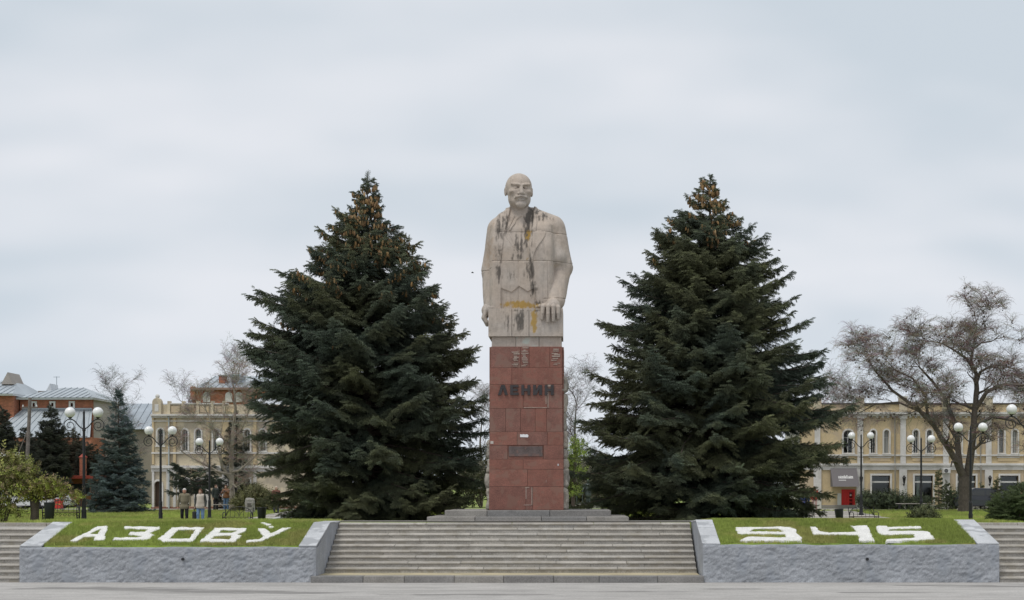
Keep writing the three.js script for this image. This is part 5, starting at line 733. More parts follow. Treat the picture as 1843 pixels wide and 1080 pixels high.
// ---------------------------------------------------------------- yellow corner house
{
  const s = new Site('corner_house', 'weathered yellow corner house with ornate parapet and arched windows, behind the lamps', 104, 380), t = s.t, holes = [], ups = [];
  for (const [a, b, y0, y1] of [[284, 294, 802, 772], [328, 338, 812, 773], [352, 362, 812, 773], [384, 394, 812, 773], [412, 422, 812, 773], [440, 450, 812, 773], [468, 478, 812, 773]]) ups.push([s.x(a), s.x(b), s.y(y0), s.y(y1)]);
  const doors = [[s.x(278), s.x(291), s.y(917), s.y(866)]], lows = [[322, 340], [352, 370], [392, 410], [432, 450]].map(([a, b]) => [s.x(a), s.x(b), s.y(905), s.y(862)]);
  ups.forEach((u) => holes.push(archLoop(...u))); doors.forEach((u) => holes.push(archLoop(...u))); lows.forEach((u) => holes.push(rectLoop(...u)));
  wallWithHoles('wall', rectLoop(s.x(274), s.x(560), s.y(920), s.y(728)), holes, 0.3, Y2, t); rooms(t, s.x(276), s.x(558), 0, s.y(745), -8, -0.302, 2);
  ups.forEach((u) => archWindow(s, ...u)); lows.forEach(([x0, x1, y0, y1]) => { const w = group('window', t); paneOf(rectLoop(x0, x1, y0, y1), -0.22, glass, w); frameOf('surround', rectLoop(x0 - 0.1, x1 + 0.1, y0 - 0.06, y1 + 0.12), rectLoop(x0, x1, y0, y1), 0.003, 0.07, TRIM, w); boxAt('mullion', (x0 + x1) / 2 - 0.03, (x0 + x1) / 2 + 0.03, y0, y1, -0.2, -0.12, sash, w); });
  { const [x0, x1, y0, y1] = doors[0], d = group('door', t); paneOf(archLoop(x0, x1, y0, y1), -0.2, darkWood, d).name = 'leaf'; frameOf('surround', archLoop(x0 - 0.13, x1 + 0.13, y0 - 0.001, y1 + 0.13), archLoop(x0, x1, y0, y1), 0.003, 0.08, TRIM, d); }
  for (const [a, b] of [[274, 278], [300, 306], [312, 317], [372, 378], [400, 412], [456, 462]]) { s.box('pilaster', a, b, 846, 913, 0.003, 0.11, TRIM, t); s.box('pilaster', a, b, 752, 836, 0.003, 0.11, Y1, t); }
  for (const [a, b, z] of [[838, 843, 0.24], [843, 849, 0.12], [814, 817, 0.14], [746, 749, 0.4], [749, 752, 0.22], [757, 759, 0.12]]) s.box('string_course', 273, 561, a, b, 0.002, z, TRIM, t);
  s.box('plinth', 272, 561, 912, 920, 0.002, 0.1, wallTex([0.26, 0.12, 0.085], 156), t); s.box('coping', 304, 410, 725.6, 728, -0.36, 0.12, TRIM, t);
  for (const a of [304, 330, 356, 382, 403]) { s.box('parapet_panel', a + 4, a + 20, 731, 742, 0.003, 0.07, Y1, t); s.box('parapet_pier', a - 2, a + 3, 722, 746, -0.3, 0.14, Y2, t); }
  { const g = group('finial', t); const sh = V2(archLoop(s.x(276), s.x(291), s.y(746), s.y(717))), e = new THREE.ExtrudeGeometry(new THREE.Shape(sh), { depth: 0.4, bevelEnabled: true, bevelSize: 0.03, bevelThickness: 0.03, bevelSegments: 1 }); e.translate(0, 0, -0.2); mesh('gable_cap', metric(e), Y2, g); const b = mesh('ball', new THREE.SphereGeometry(0.16, 10, 8), TRIM, g); b.position.set(s.x(283.5), s.y(713.5), 0); boxAt('gable_niche', s.x(280), s.x(287), s.y(741), s.y(728), 0.232, 0.26, TRIM, g); }
  { const g = new GB(); g.quad([s.x(408), s.y(741), -0.1], [s.x(560), s.y(741), -0.1], [s.x(560), s.y(690), -7], [s.x(470), s.y(690), -7]); const r = mesh('roof', g.build(), RF3, t); for (let k = 0; k < 12; k++) { const a = s.x(416 + k * 12), q = new GB(); q.tube([[a, s.y(741) + 0.02, -0.1], [mix(a, s.x(515), 0.42), s.y(715) + 0.02, -3.6]], 0.03, 4); mesh('seam', q.build(), RF3, r); } }
  { const g = new GB(); g.tube([[s.x(305), s.y(750), 0.3], [s.x(305), s.y(756), 0.16], [s.x(305), s.y(915), 0.16]], 0.055, 7); mesh('drain_pipe', g.build(), std({ color: rgb(0.42, 0.46, 0.46), roughness: 0.5 }), t); }
}
// ---------------------------------------------------------------- roofs behind
function hip(site, x0, x1, yE, r0, r1, yR, zF, zB, mat, seamEvery) {   // hipped roof given by photo columns and rows
  const r = group('roof', site.t), g = new GB(), a = site.x(x0), b = site.x(x1), c = site.x(r0), d = site.x(r1), e = site.y(yE), h = site.y(yR), zr = (zF + zB) / 2;
  g.quad([a, e, zF], [b, e, zF], [d, h, zr], [c, h, zr]); g.tri([b, e, zF], [b, e, zB], [d, h, zr]); g.quad([b, e, zB], [a, e, zB], [c, h, zr], [d, h, zr]); g.tri([a, e, zB], [a, e, zF], [c, h, zr]); g.quad([a, e, zB], [b, e, zB], [b, e, zF], [a, e, zF]); mesh('roof_sheet', g.build(), mat, r);
  for (let x = a + seamEvery; x < b - 0.2; x += seamEvery) { const f = x < c ? (x - a) / (c - a) : x > d ? (b - x) / (b - d) : 1; const q = new GB(); q.tube([[x, e + 0.03, zF + 0.02], [x, mix(e, h, f) + 0.03, mix(zF, zr, f) + 0.02]], 0.035, 4); mesh('seam', q.build(), mat, r); }
  return r;
}
{
  const s = new Site('brick_house', 'red brick house with grey hipped metal roof and small white framed windows', 130, 100), t = s.t;
  const wins = [61, 94.5, 129.5].map((x) => [s.x(x - 2.2), s.x(x + 2.2), s.y(732), s.y(725)]);
  wallWithHoles('wall', rectLoop(s.x(36), s.x(166), 0, s.y(717)), wins.map((w) => archLoop(...w)), 0.35, brick, t); rooms(t, s.x(38), s.x(164), 0, s.y(719.8), -8, -0.352, 2);
  wins.forEach(([x0, x1, y0, y1]) => { const w = group('window', t); paneOf(archLoop(x0, x1, y0, y1), -0.25, glass, w); frameOf('surround', rectLoop(x0 - 0.16, x1 + 0.16, y0 - 0.14, y1 + 0.14), archLoop(x0, x1, y0, y1), 0.003, 0.08, std({ color: rgb(0.72, 0.72, 0.7) }), w); });
  s.box('eaves_board', 32, 172, 716.6, 719.6, -9.6, 0.7, std({ color: rgb(0.66, 0.67, 0.68) }), t); hip(s, 31, 173, 716.4, 80, 122, 692, 0.85, -9.8, RF1, 0.55);
  // lean-to roof below
  { const g = new GB(); g.quad([s.x(8), s.y(790), 4.2], [s.x(190), s.y(790), 4.2], [s.x(166), s.y(737), 0.02], [s.x(40), s.y(737), 0.02]); const r = mesh('lean_to_roof', g.build(), RF1, t); for (let k = 0; k < 14; k++) { const a = mix(s.x(14), s.x(184), k / 13), b = mix(s.x(44), s.x(162), k / 13), q = new GB(); q.tube([[a, s.y(790) + 0.03, 4.2], [b, s.y(737) + 0.03, 0.04]], 0.03, 4); mesh('seam', q.build(), RF1, r); } s.box('lean_to_wall', 6, 192, 790, 918, 0.4, 4.1, brick, t); s.box('flashing', 40, 166, 734.5, 737.5, 0.003, 0.14, RF2, t); }
  // wing with a steep gable
  s.box('wing_wall', -60, 34, 713, 918, -8, 1.2, brick, t); s.box('eaves_board', -62, 37, 711, 714, -8.6, 1.8, std({ color: rgb(0.66, 0.67, 0.68) }), t); hip(s, -62, 37.5, 710.8, -24, 6, 680, 1.9, -8.6, RF1, 0.55);
  { const g = new GB(), a = s.x(-8), b = s.x(14), c = s.x(4), yb = s.y(690), yt = s.y(668); g.tri([a, yb, -1.2], [b, yb, -1.2], [c, yt, -1.2]); g.quad([b, yb, -1.2], [b, yb, -4], [c, yt, -4], [c, yt, -1.2]); g.quad([a, yb, -4], [a, yb, -1.2], [c, yt, -1.2], [c, yt, -4]); mesh('steep_gable', g.build(), wallTex([0.34, 0.31, 0.28], 158), t); }
  { const g = new GB(), a = s.x(54), b = s.x(72), c = s.x(68), yb = s.y(712), yt = s.y(686); g.tri([a, yb, -3], [b, yb, -3], [c, yt, -3]); g.quad([b, yb, -3], [b, yb, -5], [c, yt, -5], [c, yt, -3]); g.quad([a, yb, -5], [a, yb, -3], [c, yt, -3], [c, yt, -5]); mesh('steep_gable', g.build(), RF3, t); }
  s.box('chimney_block', 31, 57, 697, 713, -7, -5, wallTex([0.2, 0.18, 0.165], 159), t); for (const x of [47, 53.5]) { const g = new GB(); g.tube([[s.x(x), s.y(698), -6], [s.x(x), s.y(683), -6]], 0.09, 8, true); mesh('flue_pipe', g.build(), RF2, t); }
  { const g = new GB(), x = s.x(66); g.tube([[x, s.y(692), -5], [x, s.y(670), -5]], 0.03, 4); g.tube([[x - 0.3, s.y(671), -5], [x + 0.3, s.y(671), -5]], 0.025, 4); mesh('antenna', g.build(), RF2, t); }
}
{
  const s = new Site('metal_roofed_house', 'long low house with a plain grey metal roof, behind the blue grey spruce', 138, 225); s.box('wall', 172, 285, 772, 918, -8, 0, wallTex([0.4, 0.36, 0.3], 171), s.t); hip(s, 150, 300, 773, 176, 292, 722, 0.6, -9, RF2, 0.7);
  const b = new Site('brick_attic_house', 'tall brick house with chimney and dormer, above the yellow corner house', 136, 400), t = b.t; b.box('wall', 346, 520, 701, 918, -9, 0, brick, t); b.box('cornice', 344, 522, 698, 702, -9.3, 0.4, wallTex([0.3, 0.2, 0.16], 172), t);
  for (const x of [372, 412, 430]) { const w = group('window', t), x0 = b.x(x - 4), x1 = b.x(x + 4), y0 = b.y(724), y1 = b.y(708); paneOf(archLoop(x0, x1, y0, y1), 0.01, carGlass, w); frameOf('surround', archLoop(x0 - 0.12, x1 + 0.12, y0, y1 + 0.12), archLoop(x0, x1, y0 - 0.01, y1), 0.005, 0.12, TRIM, w); }
  b.box('corner_pier', 344, 352, 696, 720, -0.6, 0.3, brick, t);
  { const g = new GB(); g.quad([b.x(353), b.y(698), 0.3], [b.x(522), b.y(698), 0.3], [b.x(522), b.y(671), -4], [b.x(368), b.y(671), -4]); g.tri([b.x(353), b.y(698), -8.5], [b.x(353), b.y(698), 0.3], [b.x(368), b.y(671), -4]); const r = mesh('roof', g.build(), RF1, t); for (let k = 0; k < 12; k++) { const a = b.x(362 + k * 13), q = new GB(); q.tube([[a, b.y(698) + 0.03, 0.3], [a + 0.4, b.y(671) + 0.03, -4]], 0.035, 4); mesh('seam', q.build(), RF1, r); } }
  const c = group('chimney', t); b.box('stack', 388, 399, 675, 700, -2.2, -1.2, brick, c); b.box('cap', 387, 400.5, 673, 675.2, -2.3, -1.1, wallTex([0.3, 0.28, 0.26], 173), c);
  const d = group('dormer', t); b.box('case', 412, 427, 675, 694, -3, -0.6, RF2, d); b.box('pane', 415, 424, 678, 690, -0.599, -0.57, carGlass, d, 0.004); b.box('cap', 410.5, 428.5, 672.6, 675, -3.1, -0.45, RF2, d); 
}
// ================================================================ lamps, benches, bins, small things
const stand = (x, D, dy = 0) => [px(x, D), hgt(px(x, D), D) + dy, -D];
{
  const lamp = thing('street_lamp', 'black twin-globe lamp beside the pruned tree and the white word', 'lamp', stand(151, 58), 0, 'twin-globe scroll lamps'), H = 4.43;
  const L = (p) => new THREE.LatheGeometry(p.map((q) => new THREE.Vector2(...q)), 12);
  mesh('base', L([[0.001, 0], [0.15, 0], [0.15, 0.1], [0.105, 0.16], [0.095, 0.5], [0.11, 0.54], [0.085, 0.6], [0.08, 1.05], [0.09, 1.08], [0.06, 1.14]]), M.black, lamp);
  mesh('post', L([[0.06, 1.1], [0.052, H - 0.75], [0.07, H - 0.72], [0.07, H - 0.66], [0.045, H - 0.62], [0.04, H - 0.05], [0.055, H - 0.02], [0.02, H + 0.06], [0.001, H + 0.12]]), M.black, lamp);
  for (const s of [-1, 1]) {
    const pts = []; for (let k = 0; k <= 8; k++) { const f = k / 8, a = [0.05, H - 0.64], b = [0.28, H - 0.55], c = [0.3, H - 0.27], d = [0.56, H - 0.265], m = (i) => (1 - f) ** 3 * a[i] + 3 * (1 - f) ** 2 * f * b[i] + 3 * (1 - f) * f * f * c[i] + f ** 3 * d[i]; pts.push([s * m(0), m(1), 0]); }
    for (let k = 1; k <= 34; k++) { const f = k / 34, a = Math.PI / 2 - f * 10.2, r = 0.26 - 0.2 * f; pts.push([s * (0.56 + Math.cos(a) * r), H - 0.525 + Math.sin(a) * r, 0]); }
    const g = new GB(); g.tube(pts, pts.map((_, k) => k < 9 ? 0.024 : 0.02 - 0.006 * k / 42), 6, true); const arm = mesh('arm', g.build(), M.black, lamp);
    const col = mesh('collar', L([[0.001, -0.27], [0.035, -0.27], [0.035, -0.235], [0.075, -0.21], [0.085, -0.18], [0.06, -0.17]]), M.black, arm); col.position.set(s * 0.55, H, 0);
    const gl = mesh('globe', new THREE.SphereGeometry(0.205, 24, 18), M.globe, lamp); gl.position.set(s * 0.55, H, 0);
  }
  const g2 = new GB(); for (const y of [H - 0.95, H - 1.2]) g2.tube([[-0.14, y, 0], [0.14, y, 0]], 0.012, 5, true); mesh('banner_pegs', g2.build(), M.black, lamp);
  const more = [[289, 69, 775, 'black twin-globe lamp beside the old man in the olive coat'], [377, 80, 795, 'black twin-globe lamp beside the woman in the pale vest'], [1747, 66, 769, 'black twin-globe lamp in front of the huge bare trunk'], [1658, 79, 790, 'black twin-globe lamp behind the low olive shrub'], [1550, 86, 784, 'black twin-globe lamp beside the shop with the dark awning'], [1846, 58, 737, 'black twin-globe lamp beside the feathery young pine'], [126, 122, 832, 'black twin-globe lamp in front of the red kiosk'], [19, 108, 819, 'black twin-globe lamp seen above the yellow green shrub']];
  for (const [x, D, gy, say] of more) { const p = stand(x, D), c = copy(lamp, p, 0, say); c.scale.y = (py(gy, D) - p[1]) / H; const k = c.scale.y; c.children.forEach((q) => { if (q.name === 'globe') { q.scale.y = 1 / k; } }); }
}
{ // iron benches
  const b = thing('iron_bench', 'black wrought iron bench with scrolled legs beside the bin by the coned spruce', 'bench', stand(428, 66), 0, 'wrought iron benches');
  for (const s of [-1, 1]) { const g = new GB(), x = s * 0.62; const sp = (cy, cz, r, a0, a1) => { const p = []; for (let k = 0; k <= 18; k++) { const f = k / 18, a = mix(a0, a1, f), q = r * (1 - 0.7 * f); p.push([x, cy + Math.sin(a) * q, cz + Math.cos(a) * q]); } return p; }; g.tube([[x, 0, 0.22], [x, 0.2, 0.2], [x, 0.42, 0.24]], 0.02, 6); g.tube([[x, 0, -0.24], [x, 0.42, -0.2], [x, 0.62, -0.27], [x, 0.86, -0.33]], 0.02, 6); g.tube([[x, 0.42, 0.24], [x, 0.42, -0.2]], 0.018, 6); g.tube([[x, 0.64, -0.28], [x, 0.66, 0.1], [x, 0.6, 0.22], [x, 0.44, 0.23]], 0.018, 6); g.tube(sp(0.2, 0.02, 0.16, 0, 8), 0.012, 5); mesh('end_frame', g.build(), M.black, b); }
  for (let k = 0; k < 5; k++) boxAt('seat_slat', -0.66, 0.66, 0.425, 0.45, 0.2 - k * 0.095 - 0.04, 0.2 - k * 0.095 + 0.035, darkWood, b, 0.006);
  { const g = new GB(); const arc = (w, h, cx) => { const p = []; for (let k = 0; k <= 14; k++) { const a = Math.PI * k / 14; p.push([cx - Math.cos(a) * w, 0.5 + Math.sin(a) * h, -0.26 - 0.1 * Math.sin(a)]); } return p; }; g.tube(arc(0.6, 0.4, 0), 0.016, 6); for (const c of [-0.3, 0.3]) g.tube(arc(0.27, 0.24, c), 0.011, 5); for (let k = -2; k <= 2; k++) g.tube([[k * 0.2, 0.45, -0.24], [k * 0.2, 0.82, -0.34]], 0.009, 5); for (let k = -3; k <= 3; k++) { const p = []; for (let q = 0; q <= 12; q++) { const a = q / 12 * 7; p.push([k * 0.17 + Math.cos(a) * 0.07 * (1 - q / 16), 0.33 + Math.sin(a) * 0.07 * (1 - q / 16), 0.16]); } g.tube(p, 0.01, 5); } mesh('back_scrolls', g.build(), M.black, b); }
  copy(b, stand(1555, 67), 0.25, 'black wrought iron bench beside the litter bin by the shallow steps'); copy(b, stand(110, 55), 0.1, 'black wrought iron bench beside the pruned tree');
  const far = thing('slat_bench', 'plain long bench below the yellow facade, between two dark shrubs', 'bench', stand(1640, 98)); for (let k = 0; k < 3; k++) boxAt('seat_slat', -1.0, 1.0, 0.43, 0.47, -0.2 + k * 0.15, -0.08 + k * 0.15, wallTex([0.36, 0.33, 0.3], 181), far, 0.008); for (const x of [-0.8, 0.8]) boxAt('leg', x - 0.05, x + 0.05, 0, 0.428, -0.16, 0.16, M.black, far);
  const far2 = copy(far, stand(410, 93), 0, 'plain long bench behind the young couple under the plane tree'); far2.scale.x = 1.05;
}
{ // litter bins
  const b = thing('litter_bin', 'black litter bin on a short post beside the coned spruce', 'bin', stand(471, 63), 0, 'black litter bins'), prof = [[0.001, 0.2], [0.15, 0.2], [0.2, 0.78], [0.21, 0.8], [0.19, 0.81], [0.17, 0.78], [0.14, 0.3], [0.001, 0.28]];
  const g = new THREE.LatheGeometry(prof.map((q) => new THREE.Vector2(...q)), 14); mesh('bucket', g, std({ color: rgb(0.014, 0.016, 0.018), roughness: 0.5 }), b); mesh('post', new THREE.CylinderGeometry(0.035, 0.04, 0.3, 8), M.black, b).position.y = 0.06; mesh('foot', new THREE.CylinderGeometry(0.13, 0.14, 0.03, 12), M.black, b).position.y = 0.012; mesh('rim', new THREE.TorusGeometry(0.2, 0.014, 6, 16).rotateX(Math.PI / 2), M.black, b).position.y = 0.8;
  copy(b, stand(1512, 66), 0, 'black litter bin beside the shallow steps in front of the red door').rotation.z = 0.07; copy(b, stand(89, 54.5), 0, 'black litter bin beside the pruned tree trunk');
}
{ // shallow stone steps up the lawn
  const flight = (x0, x1, label) => { const t = thing('shallow_steps', label, 'steps'); for (let k = 0; k < 6; k++) { const D = 79 + k * 2.4, y = hgt(px(x0, D), D); stoneRow(t, 'step_stone', px(x0, 86), px(x1, 86), y - 0.1, y + 0.075, -D, 2.42, M.step, [1.0, 1.8], 0.02); } };
  flight(1402, 1572, 'wide shallow stone steps leading up to the red shop door'); flight(478, 560, 'shallow stone steps partly hidden by the coned spruce');
  const cheek = thing('step_kerb', 'slanting pale kerb at the edge of the steps beside the litter bin', 'kerb', stand(461, 72)); const m = mesh('kerb_stone', rbox(0.18, 0.2, 7, 0.02), M.cap, cheek); m.position.set(0, 0.06, -2.5); m.rotation.x = 0.018;
}
{ const R = rng(9), t = thing('lawn_kerb', 'long pale stone kerb along the far edge of the lawn', 'kerb'); stoneRow(t, 'kerb_stone', -52, -19.5, 1.28, 1.45, -94.5, 0.22, [M.cap, M.slab[1]], [1.4, 2.0], 0.015); stoneRow(t, 'kerb_stone', 19.6, 40, 1.28, 1.45, -94.5, 0.22, [M.cap, M.slab[1]], [1.4, 2.0], 0.015); }
{ // memorial stone, pole, kiosk
  const st = thing('memorial_stone', 'grey rough upright memorial stone among yellow green shrubs', 'stone', stand(450, 89)); st.scale.setScalar(0.8); const f = (x, y, z) => rb(x, y, z, [0, 0.55, 0], [0.36, 0.62, 0.2], 0.16) + (fbm(x * 4, y * 4, z * 4, 4) - 0.5) * 0.14; mesh('boulder', nets(f, [-0.6, -0.1, -0.45], [0.6, 1.35, 0.45], 0.04), M.slab[1], st); boxAt('plaque', -0.16, 0.16, 0.5, 0.8, 0.17, 0.23, std({ color: rgb(0.1, 0.09, 0.08), roughness: 0.4 }), st);
  const pole = thing('utility_pole', 'weathered wooden utility pole with insulators in front of the brick house', 'pole', stand(51, 104)); { const H = py(716, 104) - 1.35, g = new GB(); g.tube([[-0.25, -0.1, 0], [0.12, H, 0]], [0.16, 0.12], 8, true); mesh('post', g.build(), branchMat([0.16, 0.14, 0.125], 183), pole); boxAt('crossarm', -0.45, 0.65, H - 0.75, H - 0.63, -0.06, 0.06, branchMat([0.14, 0.12, 0.105], 184), pole); for (const x of [-0.38, 0.1, 0.58]) { const i = mesh('insulator', new THREE.CylinderGeometry(0.035, 0.06, 0.14, 8), sash, pole); i.position.set(x, H - 0.56, 0); } const gw = new GB(); gw.tube([[0, H - 2.2, 0], [-0.75, H - 4.4, 0.4]], 0.035, 5); mesh('stay', gw.build(), branchMat([0.14, 0.12, 0.1], 185), pole); }
  const k = thing('red_kiosk', 'red brick kiosk with dark red canopy behind the far twin-globe lamp', 'kiosk', stand(141, 116)), red = std({ color: rgb(0.3, 0.05, 0.03), roughness: 0.6 }); boxAt('wall', -1.2, 1.4, 0, 2.2, -1.6, 0, brick, k); boxAt('canopy', -1.9, 1.6, 2.2, 2.45, -1.9, 1.1, red, k); boxAt('tower', -0.12, 0.3, 2.45, 3.9, -1.1, -0.6, brick, k); { const g = new THREE.ConeGeometry(0.4, 0.35, 4); g.rotateY(Math.PI / 4); mesh('tower_roof', g, red, k).position.set(0.09, 4.08, -0.85); } for (const x of [-1.7, 1.4]) boxAt('post', x - 0.05, x + 0.05, 0, 2.2, 0.9, 1.0, M.black, k); boxAt('hatch', -0.8, 0.9, 1.0, 1.8, 0.002, 0.03, carGlass, k);
  const cart = thing('red_cart', 'small red vending cart beyond the lawn, below the far lamp', 'cart', stand(106, 97)), rp = std({ color: rgb(0.5, 0.035, 0.02), roughness: 0.5 }); boxAt('body', -0.25, 0.22, 0.12, 0.78, -0.3, 0.25, rp, cart, 0.06); boxAt('stripe', -0.24, 0.21, 0.4, 0.46, 0.252, 0.262, std({ color: rgb(0.6, 0.35, 0.1) }), cart, 0.004); for (const x of [-0.18, 0.16]) { const w = mesh('wheel', new THREE.CylinderGeometry(0.1, 0.1, 0.06, 12).rotateZ(Math.PI / 2), M.black, cart); w.position.set(x, 0.1, 0.2); }
}
function car(label, pos, turn, paint) {
  const c = thing('parked_car', label, 'car', pos, turn), cm = new THREE.MeshPhysicalMaterial({ color: paint, roughness: 0.35, clearcoat: 0.8 });
  const side = [[-2.05, 0.3], [-2.1, 0.62], [-1.98, 0.82], [-1.25, 0.93], [-0.62, 1.38], [0.75, 1.42], [1.45, 0.98], [2.0, 0.9], [2.1, 0.6], [2.05, 0.3]], g = new THREE.ExtrudeGeometry(new THREE.Shape(V2(side)), { depth: 1.5, bevelEnabled: true, bevelSize: 0.06, bevelThickness: 0.09, bevelSegments: 3 }); g.translate(0, 0, -0.75); g.computeVertexNormals(); mesh('body', g, cm, c);
  for (const z of [-0.845, 0.845]) for (const [p, n] of [[[[-1.12, 0.95], [-0.58, 1.32], [0.05, 1.34], [0.05, 0.95]], 1], [[[0.12, 0.95], [0.12, 1.34], [0.7, 1.35], [1.25, 1.0]], 2]]) { const q = new THREE.ExtrudeGeometry(new THREE.Shape(V2(p)), { depth: 0.02, bevelEnabled: false }); q.translate(0, 0, z - 0.01); mesh('side_window', q, carGlass, c); }
  for (const [x0, y0, x1, y1, n] of [[-1.24, 0.97, -0.68, 1.37, 'windscreen'], [1.42, 1.02, 0.83, 1.4, 'rear_window']]) { const q = new GB(); const nx = (y1 - y0), ny = Math.abs(x1 - x0), l = Math.hypot(nx, ny), ox = (x0 < 0 ? -1 : 1) * nx / l * 0.075, oy = ny / l * 0.075; q.quad([x0 + ox, y0 + oy, 0.66], [x0 + ox, y0 + oy, -0.66], [x1 + ox, y1 + oy, -0.58], [x1 + ox, y1 + oy, 0.58]); mesh(n, q.build(), carGlass, c); }
  for (const x of [-1.3, 1.3]) for (const z of [-0.74, 0.74]) { const w = group('wheel', c); const t = mesh('tyre', new THREE.CylinderGeometry(0.32, 0.32, 0.22, 20).rotateX(Math.PI / 2), std({ color: rgb(0.02, 0.02, 0.02) }), w), r = mesh('rim', new THREE.CylinderGeometry(0.2, 0.2, 0.235, 14).rotateX(Math.PI / 2), std({ color: rgb(0.4, 0.4, 0.42), metalness: 0.7, roughness: 0.35 }), w); t.position.set(x, 0.32, z * 1.06); r.position.set(x, 0.32, z * 1.06); }
  for (const z of [-0.6, 0.6]) { const h = mesh('headlight', rbox(0.06, 0.14, 0.3, 0.02), sash, c); h.position.set(-2.13, 0.68, z); const b = mesh('tail_light', rbox(0.06, 0.14, 0.26, 0.02), std({ color: rgb(0.4, 0.02, 0.02), roughness: 0.3 }), c); b.position.set(2.13, 0.72, z); }
}
car('white car parked behind the yellow green shrub', stand(34, 101, 0.03), 0.15, rgb(0.7, 0.71, 0.72)); car('dark blue car parked below the yellow facade', stand(1772, 99, 0.03), Math.PI - 0.1, rgb(0.03, 0.035, 0.05)); car('silver car parked behind the pruned tree', stand(76, 104, 0.03), 0.1, rgb(0.5, 0.51, 0.53));
// ================================================================ people
function person(label, pos, turn, o) {
  const k = o.h / 1.72, t = thing('person', label, 'person', pos, turn); t.scale.setScalar(k);
  const J = { hipL: [-0.1, 0.9, 0], hipR: [0.1, 0.9, 0], kneeL: [-0.11, 0.49, 0.03], kneeR: [0.11, 0.49, 0.02], ankL: [-0.12, 0.09, 0], ankR: [0.12, 0.09, 0], shL: [-0.185, 1.4, 0], shR: [0.185, 1.4, 0], elL: [-0.25, 1.13, -0.02], elR: [0.25, 1.13, -0.02], wrL: [-0.26, 0.88, 0.06], wrR: [0.26, 0.88, 0.06], head: [0, 1.6, 0.03], ...o.J };
  const add = (a, b) => a.map((q, i) => q + b[i]), skin = std({ color: rgb(...(o.skin ?? [0.42, 0.26, 0.19])), roughness: 0.6 }), cl = (c) => std({ color: rgb(...c), roughness: 0.9 });
  const H = J.head, list = [['b', [0, 1.0, 0], [0, 1.3, 0], 0.13, 0.13, 0], ['b', [0, 1.36, 0], [H[0] * 0.6, 1.52, 0.01], 0.06, 0.055, 0.05]];
  for (const s of ['L', 'R']) list.push(['b', J['hip' + s], J['knee' + s], 0.085, 0.055, 0.05], ['b', J['knee' + s], J['ank' + s], 0.055, 0.035, 0.03], ['b', J['sh' + s], J['el' + s], 0.05, 0.04, 0.04], ['b', J['el' + s], J['wr' + s], 0.04, 0.026, 0.02]);
  const parts = [blob(list, 0.028)];
  const hd = [['e', add(H, [0, 0.02, -0.01]), [0.078, 0.1, 0.095], 0], ['e', add(H, [0, -0.05, 0.02]), [0.062, 0.075, 0.07], 0.04], ['b', add(H, [0, 0.01, 0.085]), add(H, [0, -0.03, 0.105]), 0.01, 0.016, 0.012], ['-e', add(H, [-0.032, 0.008, 0.1]), [0.02, 0.012, 0.016], 0.012], ['-e', add(H, [0.032, 0.008, 0.1]), [0.02, 0.012, 0.016], 0.012], ['e', add(H, [0, -0.065, 0.078]), [0.026, 0.009, 0.014], 0.008], ['e', add(H, [0, -0.1, 0.06]), [0.03, 0.022, 0.026], 0.02], ['e', add(H, [-0.08, -0.01, 0]), [0.012, 0.03, 0.02], 0.008], ['e', add(H, [0.08, -0.01, 0]), [0.012, 0.03, 0.02], 0.008], ['b', add(H, [0, -0.08, -0.01]), add(H, [0, -0.16, -0.02]), 0.05, 0.055, 0.03]];
  parts.push(blob(hd, o.far ? 0.014 : 0.009, 0.03));
  for (const s of ['L', 'R']) { const sg = s === 'L' ? -1 : 1, w = J['wr' + s], e = J['el' + s]; let d = w.map((q, i) => q - e[i]); const l = Math.hypot(...d); d = d.map((q) => q / l); const f = (a, b, c) => add(w, [d[0] * a + b, d[1] * a, d[2] * a + c]), fg = [['e', f(0.05, 0, 0), [0.028, 0.05, 0.04], 0], ['b', f(-0.02, 0, 0), f(0.04, 0, 0), 0.026, 0.028, 0.02]]; for (let q = 0; q < 4; q++) { const z = -0.03 + q * 0.02, L = [0.075, 0.088, 0.085, 0.066][q]; fg.push(['b', f(0.08, 0, z), f(0.08 + L * 0.5, -sg * 0.006, z), 0.0095, 0.009, 0.006], ['b', f(0.08 + L * 0.5, -sg * 0.006, z), f(0.08 + L * 0.85, -sg * 0.026, z), 0.009, 0.0075, 0.004]); } fg.push(['b', f(0.02, 0, 0.025), f(0.06, -sg * 0.01, 0.055), 0.012, 0.0105, 0.01], ['b', f(0.06, -sg * 0.01, 0.055), f(0.095, -sg * 0.016, 0.06), 0.0105, 0.009, 0.006]); parts.push(blob(fg, o.far ? 0.009 : 0.006, 0.02)); }
  mesh('body', mergeGeometries(parts), skin, t);
  const hem = o.hem ?? 0.78, wob = (f) => f, top = [['b', [0, 1.12, 0], [0, 1.33, 0], o.belly ?? 0.17, 0.165, 0], ['b', [-0.13, 1.4, -0.01], [0.13, 1.4, -0.01], 0.075, 0.075, 0.08], ['b', [-0.06, hem + 0.1, 0], [0.06, hem + 0.1, 0], 0.17, 0.17, 0.1], ['b', [0, 1.38, 0], [0, 1.47, 0], 0.085, 0.07, 0.05]];
  for (const s of ['L', 'R']) top.push(['b', J['sh' + s], J['el' + s], 0.075, 0.062, 0.05], ['b', J['el' + s], add(J['wr' + s], [0, 0.015, 0]), 0.062, 0.045, 0.02]);
  const tf = blobField(top), cut = (x, y, z) => Math.max(tf(x, y, z) + 0.012 * (fbm(x * 14, y * 9, z * 14, 2) - 0.5), Math.hypot(x, z) < 0.33 && Math.abs(x) < 0.21 ? hem - y : -1);
